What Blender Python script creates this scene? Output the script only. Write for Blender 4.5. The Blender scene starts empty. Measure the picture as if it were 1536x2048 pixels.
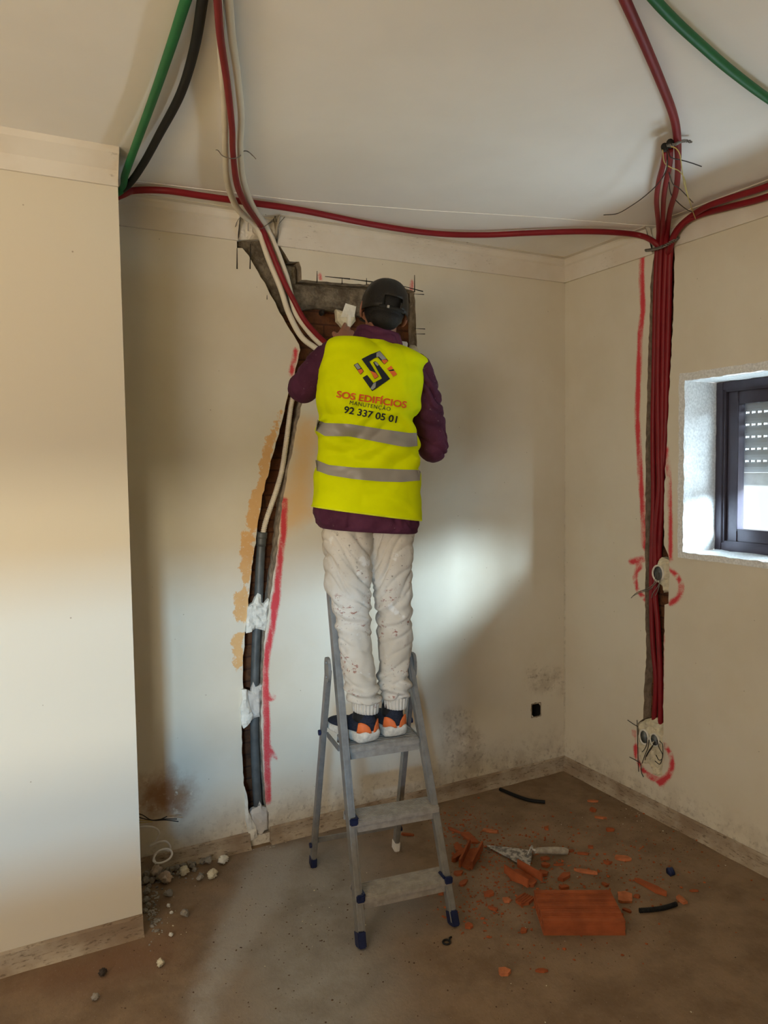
import bpy, bmesh, math, random
import numpy as np
from mathutils import Vector, Matrix, noise, geometry
from mathutils.bvhtree import BVHTree

scn = bpy.context.scene
COL = scn.collection
random.seed(7)
rng = np.random.default_rng(7)

# ------------------------------------------------------------------ camera
FPX, PITCH, ROLL, YAW = 1505.0, 0.0602, -0.0132, 0.4773
CAM = Vector((-2.7132, -3.1343, 1.6601))
FW = Vector((math.sin(YAW) * math.cos(PITCH), math.cos(YAW) * math.cos(PITCH), -math.sin(PITCH)))
_r = Vector((math.cos(YAW), -math.sin(YAW), 0))
_u = _r.cross(FW)
RT = _r * math.cos(ROLL) + _u * math.sin(ROLL)
UP = -_r * math.sin(ROLL) + _u * math.cos(ROLL)
cam_data = bpy.data.cameras.new('camera')
cam = bpy.data.objects.new('camera', cam_data)
COL.objects.link(cam)
M = Matrix((RT, UP, -FW)).transposed().to_4x4()
M.translation = CAM
cam.matrix_world = M
cam_data.sensor_fit = 'VERTICAL'
cam_data.sensor_height = 36.0
cam_data.lens = FPX / 2048 * 36.0
cam_data.clip_start = 0.02
scn.camera = cam

# ------------------------------------------------------------------ view and daylight
scn.view_settings.view_transform = 'Standard'
scn.view_settings.look = 'None'
scn.view_settings.gamma = 1.0
scn.view_settings.use_curve_mapping = False
scn.view_settings.exposure = 0.0

world = bpy.data.worlds.new('daylight')
scn.world = world
world.use_nodes = True
wbg = world.node_tree.nodes['Background']
wbg.inputs['Color'].default_value = (0.96, 0.98, 1.0, 1)
wbg.inputs['Strength'].default_value = 1.3


def area_light(name, loc, target, sx, sy, power, color, spread=180):
    l = bpy.data.lights.new(name, 'AREA')
    l.shape = 'RECTANGLE'; l.size = sx; l.size_y = sy
    l.energy = power; l.color = color; l.spread = math.radians(spread)
    o = bpy.data.objects.new(name, l)
    COL.objects.link(o)
    o.location = loc
    o.rotation_euler = (Vector(target) - Vector(loc)).to_track_quat('-Z', 'Y').to_euler()
    return o


H = 2.73
# daylight falling through the tall opening in the rear wall: a bright strip of low sky, higher sky,
# the sunlit facade across the street, plus an added warm lamp for the ceiling
LIGHTS = [
    ('low_sky', (-8.8, -14.3, 4.06), (-4.2, -4.3, 2.0), 1.6, 0.60, 1300, (0.27, 0.62, 1.0)),
    ('sunlit_facade', (-8.0, -14.3, 3.25), (-4.2, -4.3, 1.6), 3.0, 0.6, 680, (1.0, 0.91, 0.68)),
    ('left_daylight', (-5.7, -4.42, 1.7), (-5.0, -3.2, 1.7), 1.7, 0.75, 64, (0.92, 0.93, 0.94)),
    ('added_ceiling_lamp', (-5.0, -4.55, 1.26), (-4.6, -4.1, 2.6), 3.0, 0.4, 150, (1.0, 0.66, 0.20)),  # added warm uplight under the opening, brightens ceiling and upper pillar
    ('window_sky', (2.6, -6.0, 2.82), (0.1, -1.4, 1.4), 3.0, 1.6, 6200, (0.70, 0.87, 1.0)),
    ('window_ground', (1.4, -1.8, 0.02), (0.0, -1.4, 1.4), 2.2, 2.6, 500, (0.78, 0.93, 1.0)),
]
for L_ in LIGHTS: area_light(*L_)


# ------------------------------------------------------------------ helpers
def ray(px, py):
    return FW + RT * ((px - 768) / FPX) - UP * ((py - 1024) / FPX)


def at(px, py, ax, v):
    """the point of the plane (axis ax = v) seen along this direction"""
    d = ray(px, py)
    return CAM + d * ((v - CAM[ax]) / d[ax])


def srgb(r, g, b):
    f = lambda c: (c / 255 / 12.92) if c / 255 <= 0.04045 else ((c / 255 + 0.055) / 1.055) ** 2.4
    return (f(r), f(g), f(b), 1)


def tag(o, label=None, cat=None, group=None, kind=None):
    if label: o['label'] = label
    if cat: o['category'] = cat
    if group: o['group'] = group
    if kind: o['kind'] = kind
    return o


def mesh_obj(name, verts, faces, mats, parent=None, smooth=False, midx=None):
    me = bpy.data.meshes.new(name)
    me.from_pydata([tuple(v) for v in verts], [], faces)
    o = bpy.data.objects.new(name, me)
    COL.objects.link(o)
    for m in (mats if isinstance(mats, (list, tuple)) else [mats]):
        me.materials.append(m)
    if midx is not None:
        me.polygons.foreach_set('material_index', midx)
    if smooth:
        me.polygons.foreach_set('use_smooth', [True] * len(me.polygons))
    me.update()
    if parent: o.parent = parent
    return o


def bm_obj(name, bm, mats, parent=None, smooth=False):
    me = bpy.data.meshes.new(name)
    bm.normal_update()
    bm.to_mesh(me); bm.free()
    o = bpy.data.objects.new(name, me)
    COL.objects.link(o)
    for m in (mats if isinstance(mats, (list, tuple)) else [mats]):
        me.materials.append(m)
    if smooth:
        me.polygons.foreach_set('use_smooth', [True] * len(me.polygons))
    if parent: o.parent = parent
    return o


def empty(name, loc=(0, 0, 0), rz=0):
    o = bpy.data.objects.new(name, None)
    COL.objects.link(o)
    o.location = loc; o.rotation_euler = (0, 0, rz)
    o.empty_display_size = 0.1
    return o


def add_box(bm, c, s, rot=None, bevel=0.0):
    m = Matrix.Translation(c)
    if rot is not None: m = m @ rot.to_4x4()
    r = bmesh.ops.create_cube(bm, size=1.0)
    vs = r['verts']
    bmesh.ops.scale(bm, vec=s, verts=vs)
    if bevel:
        es = list({e for v in vs for e in v.link_edges})
        rb = bmesh.ops.bevel(bm, geom=es, offset=bevel, segments=2, affect='EDGES')
        vs = list({v for f in rb['faces'] for v in f.verts} | {v for v in vs if v.is_valid})
    bmesh.ops.transform(bm, matrix=m, verts=vs)
    return vs


def add_beam(bm, a, b, w, d, side, bevel=0.002):
    """a rectangular bar from a to b; w measured along side, d across it"""
    a = Vector(a); b = Vector(b)
    z = (b - a).normalized(); x = Vector(side); x = (x - z * x.dot(z)).normalized(); y = z.cross(x)
    R = Matrix((x, y, z)).transposed()
    return add_box(bm, (a + b) / 2, (w, d, (b - a).length), R, bevel)


def catmull(pts, n=8):
    pts = [Vector(p) for p in pts]
    if len(pts) < 3:
        return [pts[0].lerp(pts[-1], i / n) for i in range(n + 1)]
    P = [pts[0] * 2 - pts[1]] + pts + [pts[-1] * 2 - pts[-2]]
    out = []
    for i in range(1, len(P) - 2):
        p0, p1, p2, p3 = P[i - 1], P[i], P[i + 1], P[i + 2]
        for k in range(n):
            t = k / n
            out.append(0.5 * ((2 * p1) + (p2 - p0) * t + (2 * p0 - 5 * p1 + 4 * p2 - p3) * t * t + (3 * p1 - p0 - 3 * p2 + p3) * t ** 3))
    out.append(pts[-1])
    return out


def add_tube(bm, path, rad, seg=12, n=8, smoothpath=True, cap=True, wave=None):
    """path: list of points; rad: number or list per control point"""
    pts = catmull(path, n) if smoothpath else [Vector(p) for p in path]
    k = len(pts)
    if isinstance(rad, (int, float)): rr = [rad] * k
    else: rr = list(np.interp(np.linspace(0, len(rad) - 1, k), range(len(rad)), rad))
    t0 = (pts[1] - pts[0]).normalized()
    nrm = t0.orthogonal().normalized()
    rings = []
    acc = 0
    for i, p in enumerate(pts):
        t = (pts[min(i + 1, k - 1)] - pts[max(i - 1, 0)])
        if t.length < 1e-9: t = t0
        t.normalize()
        nrm = (nrm - t * nrm.dot(t)).normalized()
        bn = t.cross(nrm)
        if i: acc += (pts[i] - pts[i - 1]).length
        r = rr[i]
        if wave: r *= 1 + wave[0] * math.sin(acc / wave[1] * 2 * math.pi)
        rings.append([bm.verts.new(p + nrm * (r * math.cos(a)) + bn * (r * math.sin(a))) for a in [2 * math.pi * j / seg for j in range(seg)]])
    for i in range(k - 1):
        for j in range(seg):
            bm.faces.new((rings[i][j], rings[i][(j + 1) % seg], rings[i + 1][(j + 1) % seg], rings[i + 1][j]))
    if cap:
        bm.faces.new(list(reversed(rings[0]))); bm.faces.new(rings[-1])


def tube(name, path, rad, mat, parent=None, seg=12, n=8, **kw):
    bm = bmesh.new()
    add_tube(bm, path, rad, seg, n, **kw)
    bmesh.ops.recalc_face_normals(bm, faces=bm.faces)
    return bm_obj(name, bm, mat, parent, smooth=True)


def add_loft(bm, rings, closed=True, cap=True):
    vs = [[bm.verts.new(p) for p in r] for r in rings]
    n = len(vs[0])
    for i in range(len(vs) - 1):
        for j in range(n if closed else n - 1):
            bm.faces.new((vs[i][j], vs[i][(j + 1) % n], vs[i + 1][(j + 1) % n], vs[i + 1][j]))
    if cap and closed:
        bm.faces.new(list(reversed(vs[0]))); bm.faces.new(vs[-1])


def add_ellipsoid(bm, c, s, rot=None, sub=3):
    r = bmesh.ops.create_icosphere(bm, subdivisions=sub, radius=1.0)
    m = Matrix.Translation(c)
    if rot is not None: m = m @ rot.to_4x4()
    m = m @ Matrix.Diagonal((s[0], s[1], s[2], 1))
    bmesh.ops.transform(bm, matrix=m, verts=r['verts'])
    return r['verts']


def remeshed(name, bm, voxel, mat, parent=None, smooth_it=4):
    """fuse overlapping volumes of bm into one continuous surface"""
    bmesh.ops.recalc_face_normals(bm, faces=bm.faces)
    o = bm_obj(name, bm, mat)
    m = o.modifiers.new('r', 'REMESH'); m.mode = 'VOXEL'; m.voxel_size = voxel; m.use_smooth_shade = True
    if smooth_it:
        s = o.modifiers.new('s', 'SMOOTH'); s.iterations = smooth_it; s.factor = 0.5
    dg = bpy.context.evaluated_depsgraph_get()
    me = bpy.data.meshes.new_from_object(o.evaluated_get(dg))
    o.modifiers.clear()
    old = o.data; o.data = me; bpy.data.meshes.remove(old)
    me.name = name
    if not me.materials: me.materials.append(mat)
    me.polygons.foreach_set('use_smooth', [True] * len(me.polygons))
    if parent: o.parent = parent
    return o


def displace(o, fn):
    """move each vertex along its normal by fn(co)"""
    me = o.data
    n = len(me.vertices)
    nr = [v.normal.copy() for v in me.vertices]
    co = [v.co.copy() for v in me.vertices]
    for i, v in enumerate(me.vertices):
        v.co = co[i] + nr[i] * fn(co[i], nr[i])
    me.update()


def lump(name, loc, size, mat, parent=None, rough=0.35, sub=3, rz=0, freq=2.2, seed=None, flat=False):
    bm = bmesh.new()
    bmesh.ops.create_icosphere(bm, subdivisions=sub, radius=1.0)
    s = Vector((random.random() * 50 if seed is None else seed, 3, 7))
    for v in bm.verts:
        d = noise.fractal(v.co * freq + s, 1.0, 2.0, 3)
        v.co *= 1 + rough * d
        v.co = Vector((v.co.x * size[0], v.co.y * size[1], v.co.z * size[2]))
    zmin = min(v.co.z for v in bm.verts)
    for v in bm.verts: v.co.z -= zmin
    o = bm_obj(name, bm, mat, parent, smooth=not flat)
    o.location = loc; o.rotation_euler = (0, 0, rz)
    return o


# ------------------------------------------------------------------ materials
class NT:
    def __init__(self, name, rough=0.8, metal=0.0, spec=0.3):
        self.m = bpy.data.materials.new(name)
        self.m.use_nodes = True
        self.t = self.m.node_tree
        self.b = self.t.nodes['Principled BSDF']
        self.b.inputs['Roughness'].default_value = rough
        self.b.inputs['Metallic'].default_value = metal
        self.b.inputs['Specular IOR Level'].default_value = spec
        self.tc = None

    def n(self, t, **kw):
        nd = self.t.nodes.new(t)
        for k, v in kw.items(): setattr(nd, k, v)
        return nd

    def l(self, a, b): self.t.links.new(a, b)

    def coord(self, scale=(1, 1, 1), world_pos=False):
        if world_pos:
            src = self.n('ShaderNodeNewGeometry').outputs['Position']
        else:
            src = self.n('ShaderNodeTexCoord').outputs['Object']
        mp = self.n('ShaderNodeMapping'); mp.inputs['Scale'].default_value = scale
        self.l(src, mp.inputs['Vector'])
        return mp.outputs['Vector']

    def noise(self, scale, detail=4, rough=0.55, vec=None, dist=0.0):
        nd = self.n('ShaderNodeTexNoise')
        nd.inputs['Scale'].default_value = scale; nd.inputs['Detail'].default_value = detail
        nd.inputs['Roughness'].default_value = rough; nd.inputs['Distortion'].default_value = dist
        if vec is None: vec = self.coord()
        self.l(vec, nd.inputs['Vector'])
        return nd.outputs['Fac']

    def ramp(self, fac, a, b, va=0.0, vb=1.0):
        nd = self.n('ShaderNodeMapRange'); nd.interpolation_type = 'SMOOTHSTEP'
        nd.inputs['From Min'].default_value = a; nd.inputs['From Max'].default_value = b
        nd.inputs['To Min'].default_value = va; nd.inputs['To Max'].default_value = vb
        self.l(fac, nd.inputs['Value'])
        return nd.outputs['Result']

    def math(self, op, a, b=None):
        nd = self.n('ShaderNodeMath', operation=op)
        for i, x in enumerate((a, b)):
            if x is None: continue
            if isinstance(x, (int, float)): nd.inputs[i].default_value = x
            else: self.l(x, nd.inputs[i])
        return nd.outputs[0]

    def mix(self, fac, a, b):
        nd = self.n('ShaderNodeMix', data_type='RGBA')
        for s, x in ((nd.inputs[0], fac), (nd.inputs[6], a), (nd.inputs[7], b)):
            if isinstance(x, (int, float, tuple)): s.default_value = x
            else: self.l(x, s)
        return nd.outputs[2]

    def attr(self, name):
        nd = self.n('ShaderNodeAttribute'); nd.attribute_name = name
        return nd.outputs['Fac']

    def color(self, c):
        if isinstance(c, tuple): self.b.inputs['Base Color'].default_value = c
        else: self.l(c, self.b.inputs['Base Color'])

    def bump(self, h, strength=0.3, dist=0.005):
        nd = self.n('ShaderNodeBump'); nd.inputs['Strength'].default_value = strength
        nd.inputs['Distance'].default_value = dist
        self.l(h, nd.inputs['Height']); self.l(nd.outputs['Normal'], self.b.inputs['Normal'])


def simple(name, c, rough=0.7, metal=0.0, var=0.12, scale=20, bump=0.0, bscale=60, spec=0.3):
    m = NT(name, rough, metal, spec)
    f = m.noise(scale)
    dark = tuple(x * (1 - var) for x in c[:3]) + (1,)
    light = tuple(min(1, x * (1 + var)) for x in c[:3]) + (1,)
    m.color(m.mix(m.ramp(f, 0.3, 0.7), dark, light))
    if bump: m.bump(m.noise(bscale), bump, 0.004)
    return m.m


PLASTER = (0.70, 0.65, 0.54, 1)
RED = (0.55, 0.045, 0.05, 1)


def wall_material(name, base=PLASTER):
    m = NT(name, 0.85)
    P = m.coord()
    big = m.noise(1.6, 5, 0.6, P)
    c = m.mix(m.ramp(big, 0.35, 0.7), base, tuple(x * y for x, y in zip(base[:3], (0.93, 0.91, 0.87))) + (1,))
    # dirty scuffs close to the skirting and in marked places
    d = m.attr('dirt')
    sp = m.ramp(m.noise(38, 5, 0.7, P), 0.50, 0.66)
    sp2 = m.ramp(m.noise(9, 4, 0.6, P), 0.42, 0.62)
    c = m.mix(m.math('MULTIPLY', m.math('MULTIPLY', d, sp), 0.5), c, srgb(96, 74, 52))
    c = m.mix(m.math('MULTIPLY', m.math('MULTIPLY', d, sp2), 0.35), c, srgb(120, 96, 70))
    # orange render showing where paint was scraped away
    s = m.math('ADD', m.attr('stain'), m.math('MULTIPLY', m.math('SUBTRACT', m.noise(26, 6, 0.72, P), 0.5), 0.085))
    sm = m.ramp(s, 0.004, -0.004)
    pk = m.ramp(m.noise(55, 4, 0.7, P), 0.60, 0.66, 0, 0.8)
    oc = m.mix(m.noise(12, 4, 0.6, P), srgb(206, 150, 86), srgb(226, 186, 128))
    oc = m.mix(pk, oc, base)
    c = m.mix(m.math('MULTIPLY', sm, 0.92), c, oc)
    # soft ochre wash
    w = m.math('ADD', m.attr('wash'), m.math('MULTIPLY', m.math('SUBTRACT', m.noise(8, 5, 0.6, P), 0.5), 0.14))
    c = m.mix(m.ramp(w, 0.06, -0.06, 0, 0.85), c, srgb(224, 184, 128))
    # brown rusty damp patch
    b = m.math('ADD', m.attr('damp'), m.math('MULTIPLY', m.math('SUBTRACT', m.noise(10, 5, 0.65, P), 0.5), 0.16))
    bc = m.mix(m.ramp(m.noise(26, 4, 0.6, P), 0.55, 0.66), srgb(150, 104, 66), srgb(206, 184, 156))
    c = m.mix(m.ramp(b, 0.05, -0.06, 0, 0.9), c, bc)
    # red spray paint
    r = m.math('ADD', m.attr('spray'), m.math('MULTIPLY', m.math('SUBTRACT', m.noise(160, 3, 0.6, P), 0.5), 0.012))
    r = m.math('ADD', r, m.math('MULTIPLY', m.math('SUBTRACT', m.noise(14, 3, 0.6, P), 0.5), 0.012))
    c = m.mix(m.ramp(r, 0.010, -0.005, 0, 0.94), c, (0.62, 0.025, 0.045, 1))
    # tiny specks
    v = m.n('ShaderNodeTexVoronoi'); v.inputs['Scale'].default_value = 14; m.l(P, v.inputs['Vector'])
    c = m.mix(m.ramp(v.outputs['Distance'], 0.045, 0.02, 0, 0.5), c, srgb(110, 88, 66))
    m.color(c)
    m.bump(m.math('ADD', m.noise(7, 4, 0.5, P), m.math('MULTIPLY', m.noise(120, 3, 0.6, P), 0.12)), 0.25, 0.006)
    return m.m


MAT = {}
MAT['wall'] = wall_material('plaster_wall')
MAT['ceiling'] = simple('ceiling_paint', (0.88, 0.86, 0.83, 1), 0.9, var=0.03, scale=2, bump=0.1, bscale=30)


MAT['unseen_dark'] = simple('dark_unseen_wall', (0.30, 0.26, 0.21, 1), 0.9, var=0.1, scale=4)  # unseen walls coloured dark so they bounce less light into the room


def crown_material():
    m = NT('crown_plaster', 0.85)
    P = m.coord()
    c = m.mix(m.ramp(m.noise(3, 4, 0.6, P), 0.35, 0.65), (0.75, 0.71, 0.64, 1), (0.68, 0.62, 0.53, 1))
    P2 = m.coord((1.0, 1.0, 4.0))
    g = m.math('MULTIPLY', m.ramp(m.noise(30, 5, 0.75, P2), 0.58, 0.70), m.ramp(m.noise(2.5, 3, 0.5, P), 0.50, 0.62))
    c = m.mix(m.math('MULTIPLY', g, 0.75), c, srgb(92, 74, 54))
    m.color(c)
    m.bump(m.noise(40, 3, 0.5, P), 0.15, 0.003)
    return m.m


MAT['crown'] = crown_material()


def skirting_material():
    m = NT('dusty_skirting', 0.92)
    P = m.coord()
    c = m.mix(m.ramp(m.noise(4, 4, 0.6, P), 0.35, 0.65), (0.44, 0.37, 0.28, 1), (0.27, 0.195, 0.13, 1))
    g = m.ramp(m.noise(60, 5, 0.75, m.coord((0.5, 0.5, 2.0))), 0.52, 0.68)
    c = m.mix(m.math('MULTIPLY', g, 0.7), c, srgb(70, 50, 34))
    m.color(c)
    m.bump(m.noise(70, 4, 0.6, P), 0.5, 0.004)
    return m.m


MAT['skirting'] = skirting_material()


def floor_material():
    m = NT('dusty_concrete', 0.92)
    P = m.coord()
    warp = m.noise(3.5, 5, 0.6, P)
    dust = m.mix(m.ramp(m.noise(5, 5, 0.65, P), 0.3, 0.7), (0.18, 0.118, 0.070, 1), (0.27, 0.185, 0.115, 1))
    grey = m.mix(m.ramp(m.noise(7, 5, 0.6, P), 0.3, 0.7), (0.235, 0.21, 0.18, 1), (0.32, 0.30, 0.27, 1))
    g = m.math('ADD', m.attr('grey_zone'), m.math('MULTIPLY', m.math('SUBTRACT', warp, 0.5), 0.45))  # greyer tone across the middle of the floor
    c = m.mix(m.ramp(g, 0.16, -0.34), dust, grey)
    g2 = m.math('ADD', m.attr('pale'), m.math('MULTIPLY', m.math('SUBTRACT', m.noise(9, 5, 0.6, P), 0.5), 0.10))
    c = m.mix(m.ramp(g2, 0.05, -0.04, 0, 0.55), c, (0.42, 0.41, 0.39, 1))
    # reddish dust near the skirting of the pillar
    c = m.mix(m.ramp(m.math('ADD', m.attr('reddish'), m.math('MULTIPLY', m.math('SUBTRACT', warp, 0.5), 0.3)), 0.08, -0.14, 0, 0.8), c, (0.19, 0.10, 0.055, 1))
    sp = m.ramp(m.noise(90, 5, 0.7, P), 0.60, 0.72)
    c = m.mix(m.math('MULTIPLY', sp, 0.55), c, (0.10, 0.065, 0.04, 1))
    wl = m.ramp(m.noise(140, 3, 0.6, P), 0.66, 0.74)
    c = m.mix(m.math('MULTIPLY', wl, 0.5), c, (0.52, 0.44, 0.35, 1))
    m.color(c)
    m.bump(m.math('ADD', m.noise(60, 5, 0.65, P), m.math('MULTIPLY', m.noise(6, 3, 0.5, P), 1.2)), 0.45, 0.006)
    return m.m


MAT['floor'] = floor_material()


def brick_recess_material():
    m = NT('exposed_hollow_brick', 0.95)
    P = m.coord()
    b = m.n('ShaderNodeTexBrick')
    mp = m.n('ShaderNodeMapping'); mp.inputs['Rotation'].default_value = (math.pi / 2, 0, 0)
    m.l(P, mp.inputs['Vector']); m.l(mp.outputs['Vector'], b.inputs['Vector'])
    b.inputs['Scale'].default_value = 1.0
    b.inputs['Brick Width'].default_value = 0.30; b.inputs['Row Height'].default_value = 0.055
    b.inputs['Mortar Size'].default_value = 0.004
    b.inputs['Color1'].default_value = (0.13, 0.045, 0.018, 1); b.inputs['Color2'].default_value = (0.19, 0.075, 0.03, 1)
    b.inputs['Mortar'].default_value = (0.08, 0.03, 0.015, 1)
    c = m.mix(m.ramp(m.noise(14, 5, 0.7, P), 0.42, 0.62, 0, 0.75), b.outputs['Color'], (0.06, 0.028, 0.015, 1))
    m.color(c)
    m.bump(m.noise(35, 5, 0.7, P), 0.8, 0.012)
    return m.m


def brick_concrete_material():
    m = NT('rough_broken_concrete', 0.95)
    P = m.coord()
    c = m.mix(m.ramp(m.noise(16, 6, 0.7, P), 0.35, 0.65), (0.30, 0.25, 0.18, 1), (0.13, 0.10, 0.07, 1))
    c = m.mix(m.ramp(m.noise(80, 4, 0.7, P), 0.55, 0.68, 0, 0.7), c, (0.12, 0.09, 0.06, 1))
    m.color(c)
    m.bump(m.noise(45, 6, 0.75, P), 1.0, 0.014)
    return m.m


MAT['recess_brick'] = brick_recess_material()
MAT['concrete'] = brick_concrete_material()
MAT['cut_edge'] = simple('cut_plaster_edge', (0.33, 0.27, 0.20, 1), 0.95, var=0.35, scale=30, bump=0.6, bscale=90)
MAT['cut_brown'] = simple('cut_mortar_side', (0.30, 0.235, 0.17, 1), 0.95, var=0.25, scale=40, bump=0.6, bscale=90)
MAT['mortar_pale'] = simple('pale_gypsum', (0.72, 0.70, 0.62, 1), 0.9, var=0.12, scale=25, bump=0.6, bscale=70)
MAT['mortar_grey'] = simple('grey_filler', (0.56, 0.53, 0.48, 1), 0.9, var=0.08, scale=12, bump=0.2, bscale=90)
MAT['mortar_cream'] = simple('cream_gypsum', (0.66, 0.60, 0.44, 1), 0.9, var=0.15, scale=30, bump=0.7, bscale=80)
MAT['reveal'] = simple('speckled_render', (0.72, 0.735, 0.74, 1), 0.9, var=0.14, scale=110, bump=0.6, bscale=120)
MAT['red_conduit'] = simple('red_conduit_plastic', (0.21, 0.005, 0.011, 1), 0.52, var=0.10, scale=8, spec=0.4)
MAT['white_conduit'] = simple('white_conduit_plastic', (0.73, 0.68, 0.57, 1), 0.45, var=0.05, scale=8, spec=0.4)
MAT['green_conduit'] = simple('green_conduit_plastic', (0.0, 0.13, 0.035, 1), 0.5, var=0.10, scale=8, spec=0.4)
MAT['black_conduit'] = simple('black_conduit_plastic', (0.011, 0.011, 0.011, 1), 0.6, var=0.2, scale=8, spec=0.2)
MAT['pvc'] = simple('dark_grey_pipe', (0.075, 0.082, 0.082, 1), 0.42, var=0.25, scale=18, spec=0.5)
MAT['hose'] = simple('corrugated_hose', (0.72, 0.64, 0.52, 1), 0.5, var=0.06)
MAT['alu'] = simple('dull_aluminium', (0.30, 0.295, 0.28, 1), 0.45, 0.6, var=0.12, scale=30)
MAT['alu_step'] = simple('dusty_aluminium_tread', (0.34, 0.31, 0.27, 1), 0.7, 0.2, var=0.15, scale=40, bump=0.2)
MAT['navy'] = simple('navy_plastic', (0.012, 0.018, 0.06, 1), 0.5, var=0.2)
MAT['brick'] = simple('terracotta', (0.33, 0.085, 0.028, 1), 0.88, var=0.2, scale=14, bump=0.35, bscale=50)
MAT['brick_light'] = simple('chalky_terracotta', (0.48, 0.16, 0.065, 1), 0.9, var=0.2, scale=30, bump=0.4, bscale=60)
MAT['wire_dark'] = simple('dark_wire', (0.03, 0.025, 0.022, 1), 0.5)
MAT['wire_steel'] = simple('twisted_steel_wire', (0.22, 0.21, 0.19, 1), 0.45, 0.7)
MAT['wire_yellow'] = simple('yellow_wire', (0.50, 0.40, 0.14, 1), 0.5)
MAT['wire_white'] = simple('white_cable', (0.74, 0.71, 0.66, 1), 0.5, var=0.05)
MAT['black_dark'] = simple('plain_black', (0.012, 0.011, 0.010, 1), 0.7)  # plain black things; also stands for the shade inside holes and conduit mouths
MAT['frame'] = simple('dark_window_metal', (0.060, 0.052, 0.070, 1), 0.25, 0.3, var=0.08, spec=0.5)
MAT['skin'] = simple('skin', (0.30, 0.135, 0.085, 1), 0.55, var=0.08, spec=0.35)
MAT['hair'] = simple('black_hair', (0.008, 0.007, 0.007, 1), 0.55, var=0.3, scale=200, bump=0.6, bscale=300)
MAT['stone'] = simple('grey_stone', (0.30, 0.275, 0.235, 1), 0.9, var=0.3, scale=25, bump=0.4)

# ------------------------------------------------------------------ flat meshes with chased holes and paint fields


def pip(x, y, poly):
    """vectorised point in polygon"""
    inside = np.zeros(len(x), bool)
    n = len(poly)
    for i in range(n):
        x1, y1 = poly[i]; x2, y2 = poly[(i + 1) % n]
        if y1 == y2: continue
        c = ((y1 > y) != (y2 > y)) & (x < (x2 - x1) * (y - y1) / (y2 - y1) + x1)
        inside ^= c
    return inside


def dist_poly(x, y, pts, closed=False):
    d = np.full(len(x), 9.0)
    n = len(pts)
    for i in range(n if closed else n - 1):
        x1, y1 = pts[i]; x2, y2 = pts[(i + 1) % n]
        dx, dy = x2 - x1, y2 - y1
        L = dx * dx + dy * dy + 1e-12
        t = np.clip(((x - x1) * dx + (y - y1) * dy) / L, 0, 1)
        d = np.minimum(d, np.hypot(x - x1 - t * dx, y - y1 - t * dy))
    return d


def sdf_poly(x, y, poly):
    d = dist_poly(x, y, poly, True)
    return np.where(pip(x, y, poly), -d, d)


def rough_loop(poly, step=0.018, amp=0.003, seed=1.0):
    out = []
    n = len(poly)
    for i in range(n):
        a = Vector(poly[i]); b = Vector(poly[(i + 1) % n])
        k = max(1, int((b - a).length / step))
        for j in range(k):
            p = a.lerp(b, j / k)
            nn = Vector((-(b - a).y, (b - a).x)).normalized()
            out.append(tuple(p + nn * amp * 2.2 * noise.noise(Vector((p.x * 31, p.y * 31, seed)))))
    return out


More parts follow.
